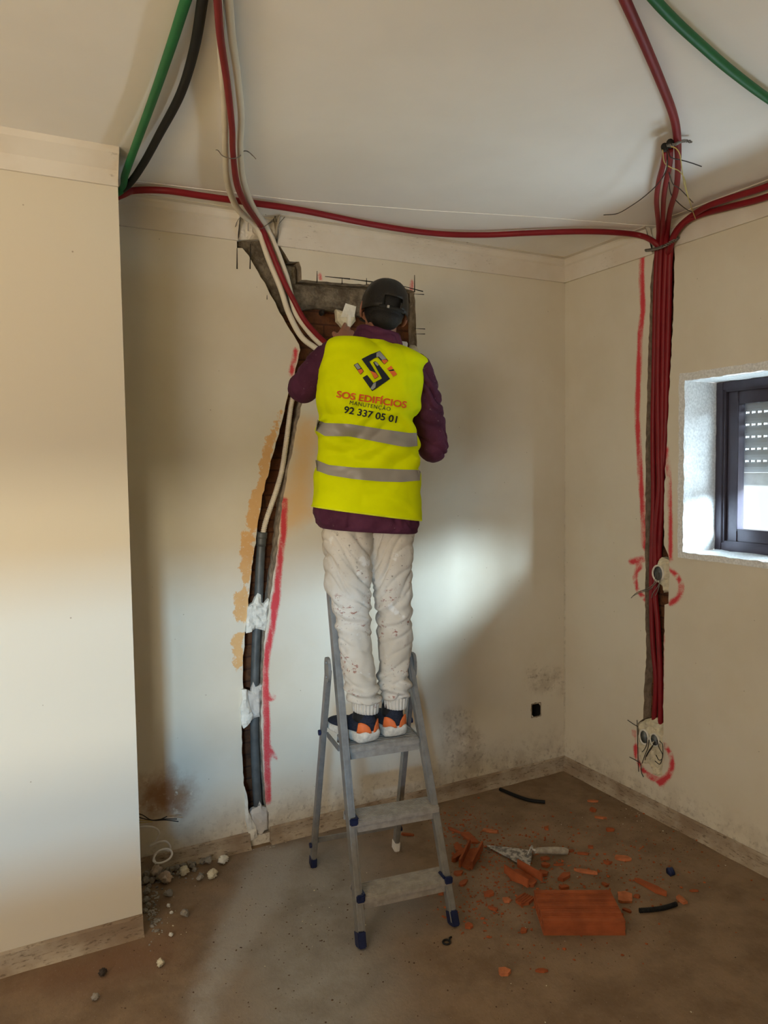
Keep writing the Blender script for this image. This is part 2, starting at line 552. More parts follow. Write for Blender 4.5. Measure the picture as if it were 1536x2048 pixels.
def flat_mesh(name, outline, holes, spacing, to3d, mats, attrs=None, parent=None, rough=None):
    """CDT mesh of outline minus holes. holes: list of (loop, depth vector or None, side mat, back mat, backdepth)"""
    pts = [Vector(p) for p in outline]
    edges = [(i, (i + 1) % len(outline)) for i in range(len(outline))]
    hloops = []
    for h in holes:
        lp = h['loop']; s = len(pts)
        pts += [Vector(p) for p in lp]
        edges += [(s + i, s + (i + 1) % len(lp)) for i in range(len(lp))]
        hloops.append(lp)
    ox = np.array(outline)
    gx, gy = np.meshgrid(np.arange(ox[:, 0].min() + spacing / 2, ox[:, 0].max(), spacing), np.arange(ox[:, 1].min() + spacing / 2, ox[:, 1].max(), spacing))
    gx = gx.ravel(); gy = gy.ravel()
    keep = pip(gx, gy, outline) & (dist_poly(gx, gy, outline, True) > spacing * 0.3)
    for lp in hloops:
        keep &= ~pip(gx, gy, lp) & (dist_poly(gx, gy, lp, True) > spacing * 0.35)
    pts += [Vector((a, b)) for a, b in zip(gx[keep], gy[keep])]
    r = geometry.delaunay_2d_cdt(pts, edges, [], 0, 1e-6)
    V, F = r[0], [f for f in r[2]]
    vx = np.array([v[0] for v in V]); vy = np.array([v[1] for v in V])
    Fa = np.array([list(f) for f in F])
    cx = vx[Fa].mean(1); cy = vy[Fa].mean(1)
    ok = pip(cx, cy, outline)
    for lp in hloops: ok &= ~pip(cx, cy, lp)
    faces = [tuple(int(i) for i in f) for f in Fa[ok]]
    verts = [to3d(a, b, 0.0) for a, b in zip(vx, vy)]
    midx = [0] * len(faces)
    X = list(vx); Y = list(vy)
    for h in holes:
        if h.get('depth') is None: continue
        lp = h['loop']; D = h['depth']; s = len(verts); n = len(lp)
        rows = 3
        for k in range(rows + 1):
            for j, p in enumerate(lp):
                jx = noise.noise(Vector((p[0] * 40, p[1] * 40, k * 3.1))) * 0.004 * (1 if 0 < k < rows else 0)
                verts.append(to3d(p[0] + jx, p[1] + jx * 0.6, D * k / rows)); X.append(p[0]); Y.append(p[1])
        for k in range(rows):
            for j in range(n):
                faces.append((s + k * n + j, s + k * n + (j + 1) % n, s + (k + 1) * n + (j + 1) % n, s + (k + 1) * n + j)); midx.append(h['side'])
        lo = np.array(lp)
        gx, gy = np.meshgrid(np.arange(lo[:, 0].min(), lo[:, 0].max(), 0.015), np.arange(lo[:, 1].min(), lo[:, 1].max(), 0.015))
        gx = gx.ravel(); gy = gy.ravel()
        kp = pip(gx, gy, lp) & (dist_poly(gx, gy, lp, True) > 0.006)
        P2 = [Vector(p) for p in lp] + [Vector((a, b)) for a, b in zip(gx[kp], gy[kp])]
        rr = geometry.delaunay_2d_cdt(P2, [(i, (i + 1) % n) for i in range(n)], [], 0, 1e-6)
        s = len(verts)
        for p in rr[0]:
            w = noise.noise(Vector((p[0] * 18, p[1] * 18, 5.0))) * 0.008
            verts.append(to3d(p[0], p[1], D + (w if len(verts) - s >= n else 0.0))); X.append(p[0]); Y.append(p[1])
        Fb = np.array([list(f) for f in rr[2]])
        bx = np.array([p[0] for p in rr[0]]); by = np.array([p[1] for p in rr[0]])
        okb = pip(bx[Fb].mean(1), by[Fb].mean(1), lp)
        for f in Fb[okb]: faces.append(tuple(int(s + i) for i in f)); midx.append(h['back'])
    o = mesh_obj(name, verts, faces, mats, parent, midx=midx)
    bm = bmesh.new(); bm.from_mesh(o.data)
    bmesh.ops.delete(bm, geom=[v for v in bm.verts if not v.link_faces], context='VERTS')
    bm.to_mesh(o.data); bm.free()
    return o


def set_fields(o, to2d, fields):
    me = o.data
    n = len(me.vertices)
    co = np.zeros(n * 3); me.vertices.foreach_get('co', co); co = co.reshape(-1, 3)
    x, y = to2d(co)
    for k, fn in fields.items():
        a = me.attributes.new(k, 'FLOAT', 'POINT')
        a.data.foreach_set('value', np.asarray(fn(x, y), dtype=np.float32))


def big(x, y): return np.full(len(x), 1.0)


def zero(x, y): return np.zeros(len(x))


B = lambda px, py: (lambda v: (v.x, v.z))(at(px, py, 1, 0.0))      # back wall, (x, z)
R_ = lambda px, py: (lambda v: (v.y, v.z))(at(px, py, 0, 0.0))     # right wall, (y, z)
G = lambda px, py: (lambda v: (v.x, v.y))(at(px, py, 2, 0.0))      # floor, (x, y)
PY = -0.406      # front plane of the projecting pillar
PX = -2.301      # its right corner
ZC = 2.612       # underside of the crown
ZB = 0.069       # top of the skirting
LEFT, REAR = -7.0, -4.3

# ------------------------------------------------------------------ back wall with its chase
chase_px = [(472, 462), (474, 496), (485, 496), (497, 512), (510, 533), (522, 554), (537, 579), (550, 606), (565, 634), (581, 660), (598, 689), (601, 700),
            (591, 738), (578, 785), (562, 850), (547, 903), (535, 951), (525, 990), (518, 1034), (513, 1066), (506, 1115), (497, 1198), (496, 1212),
            (490, 1264), (487, 1312), (486, 1364), (483, 1443), (484, 1496), (487, 1565), (494, 1602), (494, 1628), (499, 1674),
            (539, 1664), (538, 1628), (532, 1612), (526, 1530), (522, 1433), (525.5, 1351), (530, 1267), (539, 1206), (540, 1198), (552, 1115), (562, 1027),
            (574, 951), (584, 907), (594, 851), (604, 807), (618, 765), (630, 735), (836, 730), (834, 704), (832, 640), (829, 582),
            (797, 573), (736, 569), (681, 566), (645, 563), (603, 560), (603, 535), (598, 524), (580, 522), (570, 507), (562, 495), (553, 478), (548, 468), (510, 455)]
chase = rough_loop([B(*p) for p in chase_px], 0.02, 0.0025, 2.0)
sockhole = [B(1072 + 10.5 * math.cos(a), 1420 + 15 * math.sin(a)) for a in np.linspace(0, 2 * math.pi, 18, endpoint=False)]
to_back = lambda a, b, d: (a, d, b)
back = flat_mesh('wall_back', [(LEFT, 0), (0, 0), (0, H), (LEFT, H)],
                 [dict(loop=chase, depth=0.075, side=1, back=2), dict(loop=sockhole, depth=0.05, side=3, back=3)],
                 0.018, to_back, [MAT['wall'], MAT['cut_edge'], MAT['recess_brick'], MAT['black_dark']])
tag(back, kind='structure')
sprayB = [([(592, 700), (588, 722), (582, 748)], .008), ([(569, 1000), (567, 1066), (560, 1115), (553.5, 1188), (549, 1225), (545, 1254), (537, 1291), (531, 1338), (532, 1391), (533.5, 1443), (533.5, 1496), (535, 1549), (536, 1603)], .012),
          ([(639, 549), (641, 556)], .006), ([(823, 562), (823, 580)], .006), ([(553, 1190), (549, 1215)], .017), ([(540, 1400), (548, 1395)], .006), ([(543, 1500), (552, 1518)], .004)]
stainB = [[(560, 818), (545, 858), (527, 890), (519, 922), (519, 960), (505, 985), (498, 1012), (492, 1037), (496, 1057), (512, 1062), (520, 1030), (530, 985), (545, 903), (556, 860), (566, 825)],
          [(484, 1060), (506, 1058), (508, 1100), (500, 1160), (484, 1176), (480, 1130)], [(471, 1182), (500, 1175), (496, 1245), (477, 1247), (468, 1220)],
          [(462, 1270), (488, 1265), (484, 1338), (468, 1336)]]
washB = [[(606, 830), (628, 840), (626, 1010), (622, 1030), (600, 1045), (566, 1060), (574, 960), (590, 880)]]
dampB = [[(288, 1560), (340, 1542), (382, 1558), (388, 1590), (362, 1622), (300, 1636), (284, 1630), (283, 1575)]]
dirtB = [[(895, 1432), (925, 1430), (960, 1490), (975, 1545), (940, 1560), (900, 1520)], [(1060, 1345), (1120, 1350), (1125, 1375), (1065, 1370)]]


def multi_stroke(strokes, f):
    S = [([f(*p) for p in s], w) for s, w in strokes]
    return lambda x, y: np.min([dist_poly(x, y, s) - w for s, w in S], axis=0)


def multi_sdf(polys, f):
    S = [[f(*p) for p in s] for s in polys]
    return lambda x, y: np.min([sdf_poly(x, y, s) for s in S], axis=0)


dB = multi_sdf(dirtB, B)
set_fields(back, lambda c: (c[:, 0], c[:, 2]), dict(
    spray=multi_stroke(sprayB, B), stain=multi_sdf(stainB, B), wash=multi_sdf(washB, B), damp=multi_sdf(dampB, B),
    dirt=lambda x, y: np.clip(np.maximum(np.clip(1 - dB(x, y) / 0.06, 0, 1) * 0.9, np.clip(1 - (y - ZB) / 0.22, 0, 1) ** 1.5 * np.clip((x + 2.6) / 1.0, 0.35, 1)), 0, 1)))

# broken concrete exposed in the upper part of the chase
conc_px = [(476, 464), (475, 494), (487, 498), (499, 514), (511, 535), (523, 556), (538, 581), (551, 607), (562, 630), (584, 622), (600, 618), (640, 612), (680, 618), (712, 622), (760, 640), (800, 650), (818, 640), (826, 600), (827, 583),
           (797, 575), (736, 571), (681, 568), (645, 565), (601, 562), (601, 536), (597, 526), (578, 524), (568, 508), (560, 496), (546, 470), (512, 458)]


def slab_from_loop(name, loop, d0, d1, mat, to3d, parent=None, amp=0.006, freq=25, grid=0.012, seed=0.0):
    """a relief slab: front at depth d0 (rough), sides back to d1"""
    lp = rough_loop(loop, 0.014, 0.002, seed + 4)
    lo = np.array(lp)
    gx, gy = np.meshgrid(np.arange(lo[:, 0].min(), lo[:, 0].max(), grid), np.arange(lo[:, 1].min(), lo[:, 1].max(), grid))
    gx = gx.ravel(); gy = gy.ravel()
    kp = pip(gx, gy, lp) & (dist_poly(gx, gy, lp, True) > grid * 0.4)
    n = len(lp)
    P2 = [Vector(p) for p in lp] + [Vector((a, b)) for a, b in zip(gx[kp], gy[kp])]
    rr = geometry.delaunay_2d_cdt(P2, [(i, (i + 1) % n) for i in range(n)], [], 0, 1e-6)
    Fb = np.array([list(f) for f in rr[2]])
    bx = np.array([p[0] for p in rr[0]]); by = np.array([p[1] for p in rr[0]])
    okb = pip(bx[Fb].mean(1), by[Fb].mean(1), lp)
    ed = dist_poly(bx, by, lp, True)
    verts = []
    for a, b, e in zip(bx, by, ed):
        w = noise.fractal(Vector((a * freq, b * freq, seed)), 1.0, 2.0, 3) * amp
        k = min(1.0, e / 0.012)
        verts.append(to3d(a, b, d0 + w * k + (d1 - d0) * 0.35 * (1 - k)))
    faces = [tuple(int(i) for i in f) for f in Fb[okb]]
    s = len(verts)
    for p in lp: verts.append(to3d(p[0], p[1], d1))
    # boundary indices = first n points if unchanged
    for j in range(n):
        faces.append((j, (j + 1) % n, s + (j + 1) % n, s + j))
    return mesh_obj(name, verts, faces, mat, parent, smooth=False)


slab_from_loop('concrete_lintel', [B(*p) for p in conc_px], 0.028, 0.082, MAT['concrete'], to_back, back, amp=0.012, freq=22)
slab_from_loop('mortar_patch', [B(*p) for p in [(677, 617), (698, 622), (712, 612), (716, 640), (706, 652), (690, 652), (680, 640)]], 0.012, 0.05, MAT['mortar_cream'], to_back, back, amp=0.006, seed=3)
bm = bmesh.new()
for (x0, y0, x1, y1, w) in [(474, 496, 474, 538, 2.4), (501, 488, 500, 538, 2.2), (634, 542, 634, 565, 2.2), (684, 556, 684, 568, 2), (733, 556, 733, 569, 2), (776, 556, 776, 567, 2),
                            (829, 550, 829, 584, 2.4), (650, 553, 700, 558, 2.6), (700, 558, 746, 564, 2.6), (797, 570, 846, 583, 2.2), (828, 588, 848, 589, 1.8), (830, 657, 850, 658, 1.8), (830, 668, 850, 668, 1.8),
                            (832, 718, 855, 718, 1.8), (534, 590, 534, 599, 1.5)]:
    a = Vector(B(x0, y0)); b = Vector(B(x1, y1)); t = (b - a).normalized(); nn = Vector((-t.y, t.x)) * (w * 0.5 / 460)
    q = [a + nn * 0.4, b + nn, b - nn, a - nn * 0.4]
    f = [bm.verts.new((p.x, -0.0012, p.y)) for p in q]; g = [bm.verts.new((p.x, 0.003, p.y)) for p in q]
    bm.faces.new(f); [bm.faces.new((f[i], g[i], g[(i + 1) % 4], f[(i + 1) % 4])) for i in range(4)]
bmesh.ops.recalc_face_normals(bm, faces=bm.faces)
sc = bm_obj('saw_cut', bm, MAT['black_dark'], back)
bm = bmesh.new()
add_ellipsoid(bm, Vector((B(648, 623)[0], 0.030, B(648, 623)[1])), (0.010, 0.022, 0.014), sub=2)
bm_obj('drilled_hole', bm, MAT['black_dark'], back)  # black blob, the shade inside the hole put into its colour
# square patch mark round the socket hole
bm = bmesh.new()
c = Vector((B(1072, 1420)[0], 0, B(1072, 1420)[1]))
for dx, dz, sx, sz in ((0, .036, .064, .005), (0, -.036, .064, .005), (-.031, 0, .004, .072), (.031, 0, .004, .072)):
    add_box(bm, c + Vector((dx, -0.001, dz)), (sx, .004, sz), bevel=0.001)
bm_obj('box_rim', bm, MAT['cut_edge'], back)
# ring of an old flush box low behind the ladder
bm = bmesh.new()
c = at(746, 1488, 1, 0.0)
add_tube(bm, [c + Vector((math.cos(a) * .026, -0.001, math.sin(a) * .030)) for a in np.linspace(0, 2 * math.pi, 25)], 0.003, 6, 1, smoothpath=False, cap=False)
bm_obj('flush_box_rim', bm, MAT['mortar_pale'], back, True)

# gypsum bridges holding the pipe in the chase
slab_from_loop('gypsum_bridge', [B(*p) for p in [(498, 1213), (508, 1206), (517, 1186), (523, 1190), (524, 1206), (530, 1208), (540, 1198), (535, 1264), (528, 1262), (512, 1258), (500, 1266), (492, 1264), (494, 1235)]], -0.004, 0.03, MAT['mortar_pale'], to_back, back, amp=0.010, freq=40, seed=6)
slab_from_loop('gypsum_bridge', [B(*p) for p in [(487, 1378), (497, 1382), (504, 1384), (508, 1365), (512, 1374), (525, 1370), (521, 1434), (510, 1437), (497, 1447), (488, 1457), (481, 1445), (484, 1410)]], -0.003, 0.03, MAT['mortar_grey'], to_back, back, amp=0.006, freq=30, seed=7)
slab_from_loop('gypsum_bridge', [B(*p) for p in [(498, 1628), (506, 1620), (516, 1616), (520, 1604), (526, 1614), (538, 1618), (538, 1660), (530, 1664), (524, 1676), (516, 1672), (508, 1664), (500, 1670), (497, 1640)]], -0.003, 0.03, MAT['mortar_grey'], to_back, back, amp=0.006, freq=30, seed=8)
slab_from_loop('gypsum_lump', [B(*p) for p in [(482, 1378), (492, 1378), (497, 1410), (504, 1428), (500, 1444), (486, 1456), (481, 1440), (480, 1415), (484, 1395)]], -0.016, 0.0, MAT['mortar_pale'], to_back, back, amp=0.008, freq=35, seed=9)
slab_from_loop('gypsum_lump', [B(*p) for p in [(488, 1572), (494, 1590), (496, 1625), (510, 1650), (514, 1672), (500, 1680), (494, 1660), (489, 1620)]], -0.014, 0.0, MAT['mortar_pale'], to_back, back, amp=0.006, freq=35, seed=10)
slab_from_loop('gypsum_lump', [B(*p) for p in [(496, 1214), (504, 1210), (503, 1262), (492, 1266), (492, 1240)]], -0.010, 0.0, MAT['mortar_pale'], to_back, back, amp=0.006, freq=35, seed=11)

# ------------------------------------------------------------------ right wall with chase and window opening
WY0, WY1, WZ0, WZ1 = -0.786, -1.98, 1.262, 2.018
rch_px = [(1309, 480), (1309, 504), (1301, 564), (1300, 620), (1296, 720), (1292.5, 858), (1291, 990), (1290.5, 1095), (1290.5, 1201), (1291, 1258), (1293, 1315), (1287.5, 1382), (1286.5, 1438), (1276, 1446), (1276, 1470),
          (1300, 1474), (1327, 1470), (1326.5, 1440), (1327.5, 1315), (1329, 1209), (1337, 1207), (1338.5, 1150), (1338.5, 1119), (1328, 1090), (1328, 990), (1333.5, 892), (1336, 832), (1340, 753), (1343, 700), (1347, 620), (1349, 518), (1348, 478)]
rch = rough_loop([R_(*p) for p in rch_px], 0.02, 0.0025, 8.0)
to_right = lambda a, b, d: (d, a, b)
whole = [(WY0, WZ0), (WY0, WZ1), (WY1, WZ1), (WY1, WZ0)]
right = flat_mesh('wall_right', [(REAR, 0), (0, 0), (0, H), (REAR, H)], [dict(loop=rch, depth=0.05, side=1, back=2), dict(loop=rough_loop(whole, 0.03, 0.002, 3))],
                  0.025, to_right, [MAT['wall'], MAT['cut_brown'], MAT['recess_brick']])
tag(right, kind='structure')
sprayR = [([(1284, 516), (1283, 564), (1286, 620), (1281, 660), (1279, 700), (1276.5, 766), (1274, 826), (1278, 898), (1280.5, 950), (1284.5, 1003), (1287, 1050), (1288.5, 1096)], .013),
          ([(1333.5, 898), (1338.5, 964), (1340, 1043), (1342, 1122)], .010), ([(1262, 1123), (1286, 1119)], .013),
          ([(1283, 1131), (1272, 1144), (1270, 1158), (1275, 1180), (1290, 1199)], .010), ([(1341, 1140), (1357, 1154), (1364, 1175), (1359, 1194), (1341, 1207)], .010),
          ([(1329.5, 1270), (1330, 1400)], .003), ([(1268, 1463), (1268, 1470)], .010), ([(1271, 1490), (1272, 1512), (1284, 1538), (1299, 1553), (1323, 1563), (1338, 1550), (1345, 1530), (1341, 1508), (1331, 1492)], .011), ([(1318, 1565), (1324, 1572)], .012)]
set_fields(right, lambda c: (c[:, 1], c[:, 2]), dict(
    spray=multi_stroke(sprayR, R_), stain=big, wash=big, damp=big,
    dirt=lambda x, y: np.clip(1 - (y - ZB) / 0.16, 0, 1) ** 1.5 * 0.8))

# sockets at the two circled places
def socket_patch(name, loop, tubes, seed):
    p = slab_from_loop(name, [R_(*q) for q in loop], -0.006, 0.04, MAT['mortar_cream'], to_right, right, amp=0.007, freq=45, grid=0.008, seed=seed)
    for (px, py, rx, ry) in tubes:
        c = at(px, py, 0, -0.012)
        bm = bmesh.new()
        ys = rx / 430 / 0.9; zs = ry / 430
        rings = []
        for d, k in ((0.0, 1.0), (-0.004, 1.06), (-0.004, 1.22), (0.004, 1.25)):
            rings.append([c + Vector((d, math.cos(a) * ys * k, math.sin(a) * zs * k)) for a in np.linspace(0, 2 * math.pi, 24, endpoint=False)])
        add_loft(bm, rings, cap=False)
        bmesh.ops.recalc_face_normals(bm, faces=bm.faces)
        bm_obj('box_rim', bm, MAT['mortar_pale'], p, True)
        bm = bmesh.new()
        rings = [[c + Vector((d, math.cos(a) * ys * k, math.sin(a) * zs * k)) for a in np.linspace(0, 2 * math.pi, 24, endpoint=False)] for d, k in ((0.002, 1.0), (0.006, 0.6), (0.007, 0.05))]
        add_loft(bm, rings, cap=True)
        bm_obj('box_back', bm, MAT['grey_box'], p, True)
    return p


MAT['grey_box'] = simple('grey_plastic_box', (0.24, 0.26, 0.27, 1), 0.5)
socket_patch('socket_patch', [(1316, 1118), (1321, 1114), (1337, 1122), (1338, 1182), (1324, 1186), (1322, 1172), (1306, 1160), (1305, 1138), (1312, 1130)], [(1316, 1147, 10.5, 14)], 21)
socket_patch('socket_patch', [(1275, 1447), (1288, 1440), (1300, 1437), (1312, 1436), (1327, 1453), (1328, 1500), (1327, 1552), (1316, 1556), (1304, 1550), (1300, 1532), (1284, 1528), (1277, 1516), (1275, 1480)],
             [(1288, 1474, 9, 13), (1309, 1480, 9, 11)], 22)


def wires(name, label, cat, paths, rad, mat, ax, depth, group=None):
    bm = bmesh.new()
    for pth in paths:
        pts = []
        for i, q in enumerate(pth):
            d = q[2] if len(q) > 2 else depth
            pts.append(at(q[0], q[1], ax, d))
        add_tube(bm, pts, rad, 6, 6)
    bmesh.ops.recalc_face_normals(bm, faces=bm.faces)
    o = bm_obj(name, bm, mat, None, True)
    if label: tag(o, label, cat, group)
    return o


wires('electrical_wires', 'bunch of dark wires sprouting left from the upper socket in the right wall', 'wires',
      [[(1316, 1142, -.01), (1313, 1160, -.04), (1298, 1175, -.06), (1274, 1185, -.06), (1262, 1196, -.07)], [(1317, 1145, -.01), (1315, 1162, -.04), (1296, 1180, -.06), (1278, 1186, -.06), (1266, 1192, -.07)],
       [(1318, 1145, -.01), (1319, 1165, -.04), (1316, 1180, -.05), (1311, 1191, -.05)], [(1313, 1145, -.01), (1308, 1165, -.04), (1302, 1178, -.05), (1285, 1182, -.05)],
       [(1320, 1145, -.01), (1321, 1160, -.03), (1314, 1175, -.05), (1306, 1186, -.05), (1303, 1196, -.05)]], 0.0016, MAT['wire_steel'], 0, -.02)
wires('electrical_wires', 'tangle of dark wires hanging out of the double socket near the floor', 'wires',
      [[(1294, 1475, -.01), (1293, 1490, -.04), (1288, 1500, -.05), (1284, 1504, -.05)], [(1298, 1480, -.01), (1296, 1495, -.04), (1290, 1510, -.05), (1284, 1527, -.05)],
       [(1308, 1484, -.01), (1304, 1495, -.04), (1297, 1505, -.05), (1293, 1513, -.05)], [(1314, 1480, -.01), (1318, 1495, -.03), (1325, 1510, -.04), (1320, 1528, -.05), (1310, 1522, -.05)],
       [(1312, 1510, -.04), (1318, 1520, -.05), (1325, 1515, -.04), (1325, 1490, -.03), (1319, 1482, -.01)], [(1311, 1484, -.01), (1300, 1498, -.04), (1292, 1512, -.05), (1290, 1520, -.05)],
       [(1259, 1514, -.03), (1272, 1521, -.02), (1281, 1528, -.02), (1283, 1545, -.02), (1287, 1554, -.02)], [(1255, 1440, -.03), (1268, 1449, -.02), (1276, 1453, -.01)], [(1274, 1440, -.01), (1275, 1470, -.012), (1276, 1520, -.012), (1277, 1543, -.01)]],
      0.0019, MAT['wire_dark'], 0, -.02)

# ------------------------------------------------------------------ floor, ceiling, remaining walls
OPX0, OPX1, OPZ0, OPZ1 = -6.7, -3.35, 1.36, 2.1      # tall opening in the rear wall
fl = flat_mesh('floor', [(LEFT, REAR), (0, REAR), (0, 0), (LEFT, 0)], [], 0.05, lambda a, b, d: (a, b, 0.0), [MAT['floor']])
tag(fl, kind='structure')
grey_zone = [G(*p) for p in [(500, 1690), (720, 1650), (800, 1720), (840, 1850), (860, 2048), (820, 2600), (330, 2600), (380, 2048), (420, 1880), (470, 1740)]]
pale = [G(*p) for p in [(520, 1700), (600, 1690), (560, 1800), (500, 1880), (450, 1960), (420, 2048), (380, 2200), (340, 2200), (375, 2048), (400, 1960), (440, 1860), (480, 1760)]]
reddish = [G(*p) for p in [(0, 1950), (110, 1915), (285, 1866), (380, 1850), (385, 1930), (300, 1960), (150, 1990), (0, 2010)]]
set_fields(fl, lambda c: (c[:, 0], c[:, 1]), dict(grey_zone=lambda x, y: sdf_poly(x, y, grey_zone), pale=lambda x, y: sdf_poly(x, y, pale), reddish=lambda x, y: sdf_poly(x, y, reddish)))
ce = mesh_obj('ceiling', [(LEFT, REAR, H), (0, REAR, H), (0, 0, H), (LEFT, 0, H)], [(0, 1, 2, 3)], MAT['ceiling'])
tag(ce, kind='structure')
lw = mesh_obj('wall_left', [(LEFT, REAR, 0), (LEFT, 0, 0), (LEFT, 0, H), (LEFT, REAR, H)], [(0, 1, 2, 3)], MAT['unseen_dark'])
tag(lw, kind='structure')
v = [(a, b) for b in (0, OPZ0, OPZ1, H) for a in (LEFT, OPX0, OPX1, 0)]
rv = [(a, REAR, b) for a, b in v] + [(a, REAR - 0.2, b) for a, b in v]
qf = [(r_ * 4 + c_, r_ * 4 + c_ + 1, r_ * 4 + c_ + 5, r_ * 4 + c_ + 4) for r_ in range(3) for c_ in range(3) if (r_, c_) != (1, 1)]
rw = mesh_obj('wall_rear', rv, qf + [tuple(i + 16 for i in q) for q in qf] + [(5, 6, 22, 21), (6, 10, 26, 22), (9, 10, 26, 25), (5, 9, 25, 21)], MAT['unseen_dark'])
tag(rw, kind='structure')

# the projecting pillar on the left
pw = bmesh.new()
add_box(pw, ((PX + LEFT) / 2, (PY - 0.04) / 2, H / 2), (PX - LEFT, -PY - 0.04, H))
PWm = NT('pillar_plaster', 0.85)
_P = PWm.coord()
_c = PWm.mix(PWm.ramp(PWm.noise(1.6, 5, 0.6, _P), 0.35, 0.7), PLASTER, (0.71, 0.65, 0.53, 1))
_v = PWm.n('ShaderNodeTexVoronoi'); _v.inputs['Scale'].default_value = 9; PWm.l(_P, _v.inputs['Vector'])
_c = PWm.mix(PWm.ramp(_v.outputs['Distance'], 0.035, 0.015, 0, 0.6), _c, srgb(120, 92, 62))
PWm.color(_c); PWm.bump(PWm.noise(7, 4, 0.5, _P), 0.25, 0.006)
pw.free()
pil = mesh_obj('wall_left_pillar', [(LEFT, PY, 0), (PX, PY, 0), (PX, PY, H), (LEFT, PY, H), (PX, -0.02, 0), (PX, -0.02, H), (PX, -0.0, 0), (PX, 0, H)], [(0, 1, 2, 3), (1, 4, 5, 2), (4, 6, 7, 5)], PWm.m)
pil.name = 'wall_pillar'
tag(pil, kind='structure')


def profile_run(name, a, b, normal, prof, mat, parent=None, amp=0.001, seed=0, cuts=60, skip=None):
    """extrude the profile (distance from wall, z) from a to b"""
    a = Vector(a); b = Vector(b); nn = Vector(normal)
    rings = []
    for i in range(cuts + 1):
        p = a.lerp(b, i / cuts)
        ring = []
        for k, (d, z) in enumerate(prof):
            w = noise.noise(Vector((p.x * 9, p.y * 9, z * 20 + seed))) * amp
            ring.append(Vector((p.x, p.y, 0)) + nn * max(0.0, d + (w if 0 < k < len(prof) - 1 else 0)) + Vector((0, 0, z)))
        rings.append(ring)
    bm = bmesh.new()
    vs = [[bm.verts.new(p) for p in r] for r in rings]
    m = len(prof)
    for i in range(cuts):
        if skip and skip[0] < i / cuts < skip[1]: continue
        for j in range(m - 1):
            bm.faces.new((vs[i][j], vs[i][j + 1], vs[i + 1][j + 1], vs[i + 1][j]))
    for r in (vs[0], vs[-1]): bm.faces.new(r)
    bmesh.ops.recalc_face_normals(bm, faces=bm.faces)
    return tag(bm_obj(name, bm, mat, parent), kind='structure')


crown = [(0, ZC), (0.012, ZC), (0.014, ZC + 0.078), (0.022, ZC + 0.086), (0.026, H - 0.012), (0.032, H - 0.005), (0.06, H - 0.004), (0.06, H)]
gap0 = at(474, 462, 1, 0).x; gap1 = at(552, 478, 1, 0).x
profile_run('trim_1', (PX, 0, 0), (gap0, 0, 0), (0, -1, 0), crown, MAT['crown'], cuts=40)
profile_run('trim_2', (gap1, 0, 0), (0, 0, 0), (0, -1, 0), crown, MAT['crown'], cuts=60)
ry0 = at(1309, 500, 0, 0).y; ry1 = at(1348, 490, 0, 0).y
profile_run('trim_3', (0, ry0, 0), (0, 0, 0), (-1, 0, 0), crown, MAT['crown'], cuts=30)
profile_run('trim_4', (0, REAR, 0), (0, ry1, 0), (-1, 0, 0), crown, MAT['crown'], cuts=60)
pcrown = [(0, 2.617), (0.010, 2.617), (0.012, 2.667), (0.05, 2.71), (0.055, H - 0.002), (0.056, H)]
profile_run('trim_5', (LEFT, PY, 0), (PX, PY, 0), (0, -1, 0), pcrown, MAT['crown'], cuts=60)
# broken plaster where the crown was hacked away above the chase
slab_from_loop('trim_6', [(gap0, ZC + 0.005), (gap0, H - 0.002), (gap1, H - 0.002), (gap1 + .004, ZC - 0.02), (gap1 - .03, ZC + .02), (gap1 - .07, ZC + 0.05), (gap0 + .10, ZC + 0.02), (gap0 + 0.05, ZC + .012)], -0.012, 0.03, MAT['crown'], to_back, None, amp=0.014, freq=28, seed=31)['kind'] = 'structure'
# slightly raised plaster strip along the back edge of the ceiling
st = [(PX, 0), (0, 0), (0, -.63), (-.10, -.60), (-.56, -.50), (-1.07, -.36), (-1.6, -.24), (PX, -.17)]
n_ = len(st)
sv = [(a, b, H) for a, b in st] + [(a, b, H - 0.002) for a, b in st]
o = mesh_obj('trim_7', sv, [tuple(range(n_, 2 * n_))] + [(i, (i + 1) % n_, n_ + (i + 1) % n_, n_ + i) for i in range(n_)], MAT['ceiling'])
tag(o, kind='structure')
# skirtings
skirt = [(0, ZB), (0.004, ZB + 0.001), (0.011, ZB - 0.006), (0.014, 0.03), (0.024, 0.010), (0.034, 0.0), (0.0, 0.0)]
cg0 = at(499, 1674, 1, 0).x; cg1 = at(539, 1664, 1, 0).x
profile_run('baseboard_back', (PX, 0, 0), (cg0, 0, 0), (0, -1, 0), skirt, MAT['skirting'], amp=0.006, cuts=40)
profile_run('baseboard_back', (cg1, 0, 0), (0, 0, 0), (0, -1, 0), skirt, MAT['skirting'], amp=0.006, cuts=80)
profile_run('baseboard_right', (0, REAR, 0), (0, 0, 0), (-1, 0, 0), skirt, MAT['skirting'], amp=0.006, cuts=160, seed=4)
profile_run('baseboard_left', (LEFT, PY, 0), (PX, PY, 0), (0, -1, 0), skirt, MAT['skirting'], amp=0.006, cuts=120, seed=8)

# ------------------------------------------------------------------ window
win = empty('window_1', (0, -1.38, WZ0)); tag(win, kind='structure')
IN = Matrix.Translation((0, 1.38, -WZ0))


def wpart(name, bm, mat, smooth=False):
    bmesh.ops.transform(bm, matrix=IN, verts=bm.verts)
    return bm_obj(name, bm, mat, win, smooth)


FX = 0.205
bm = bmesh.new()
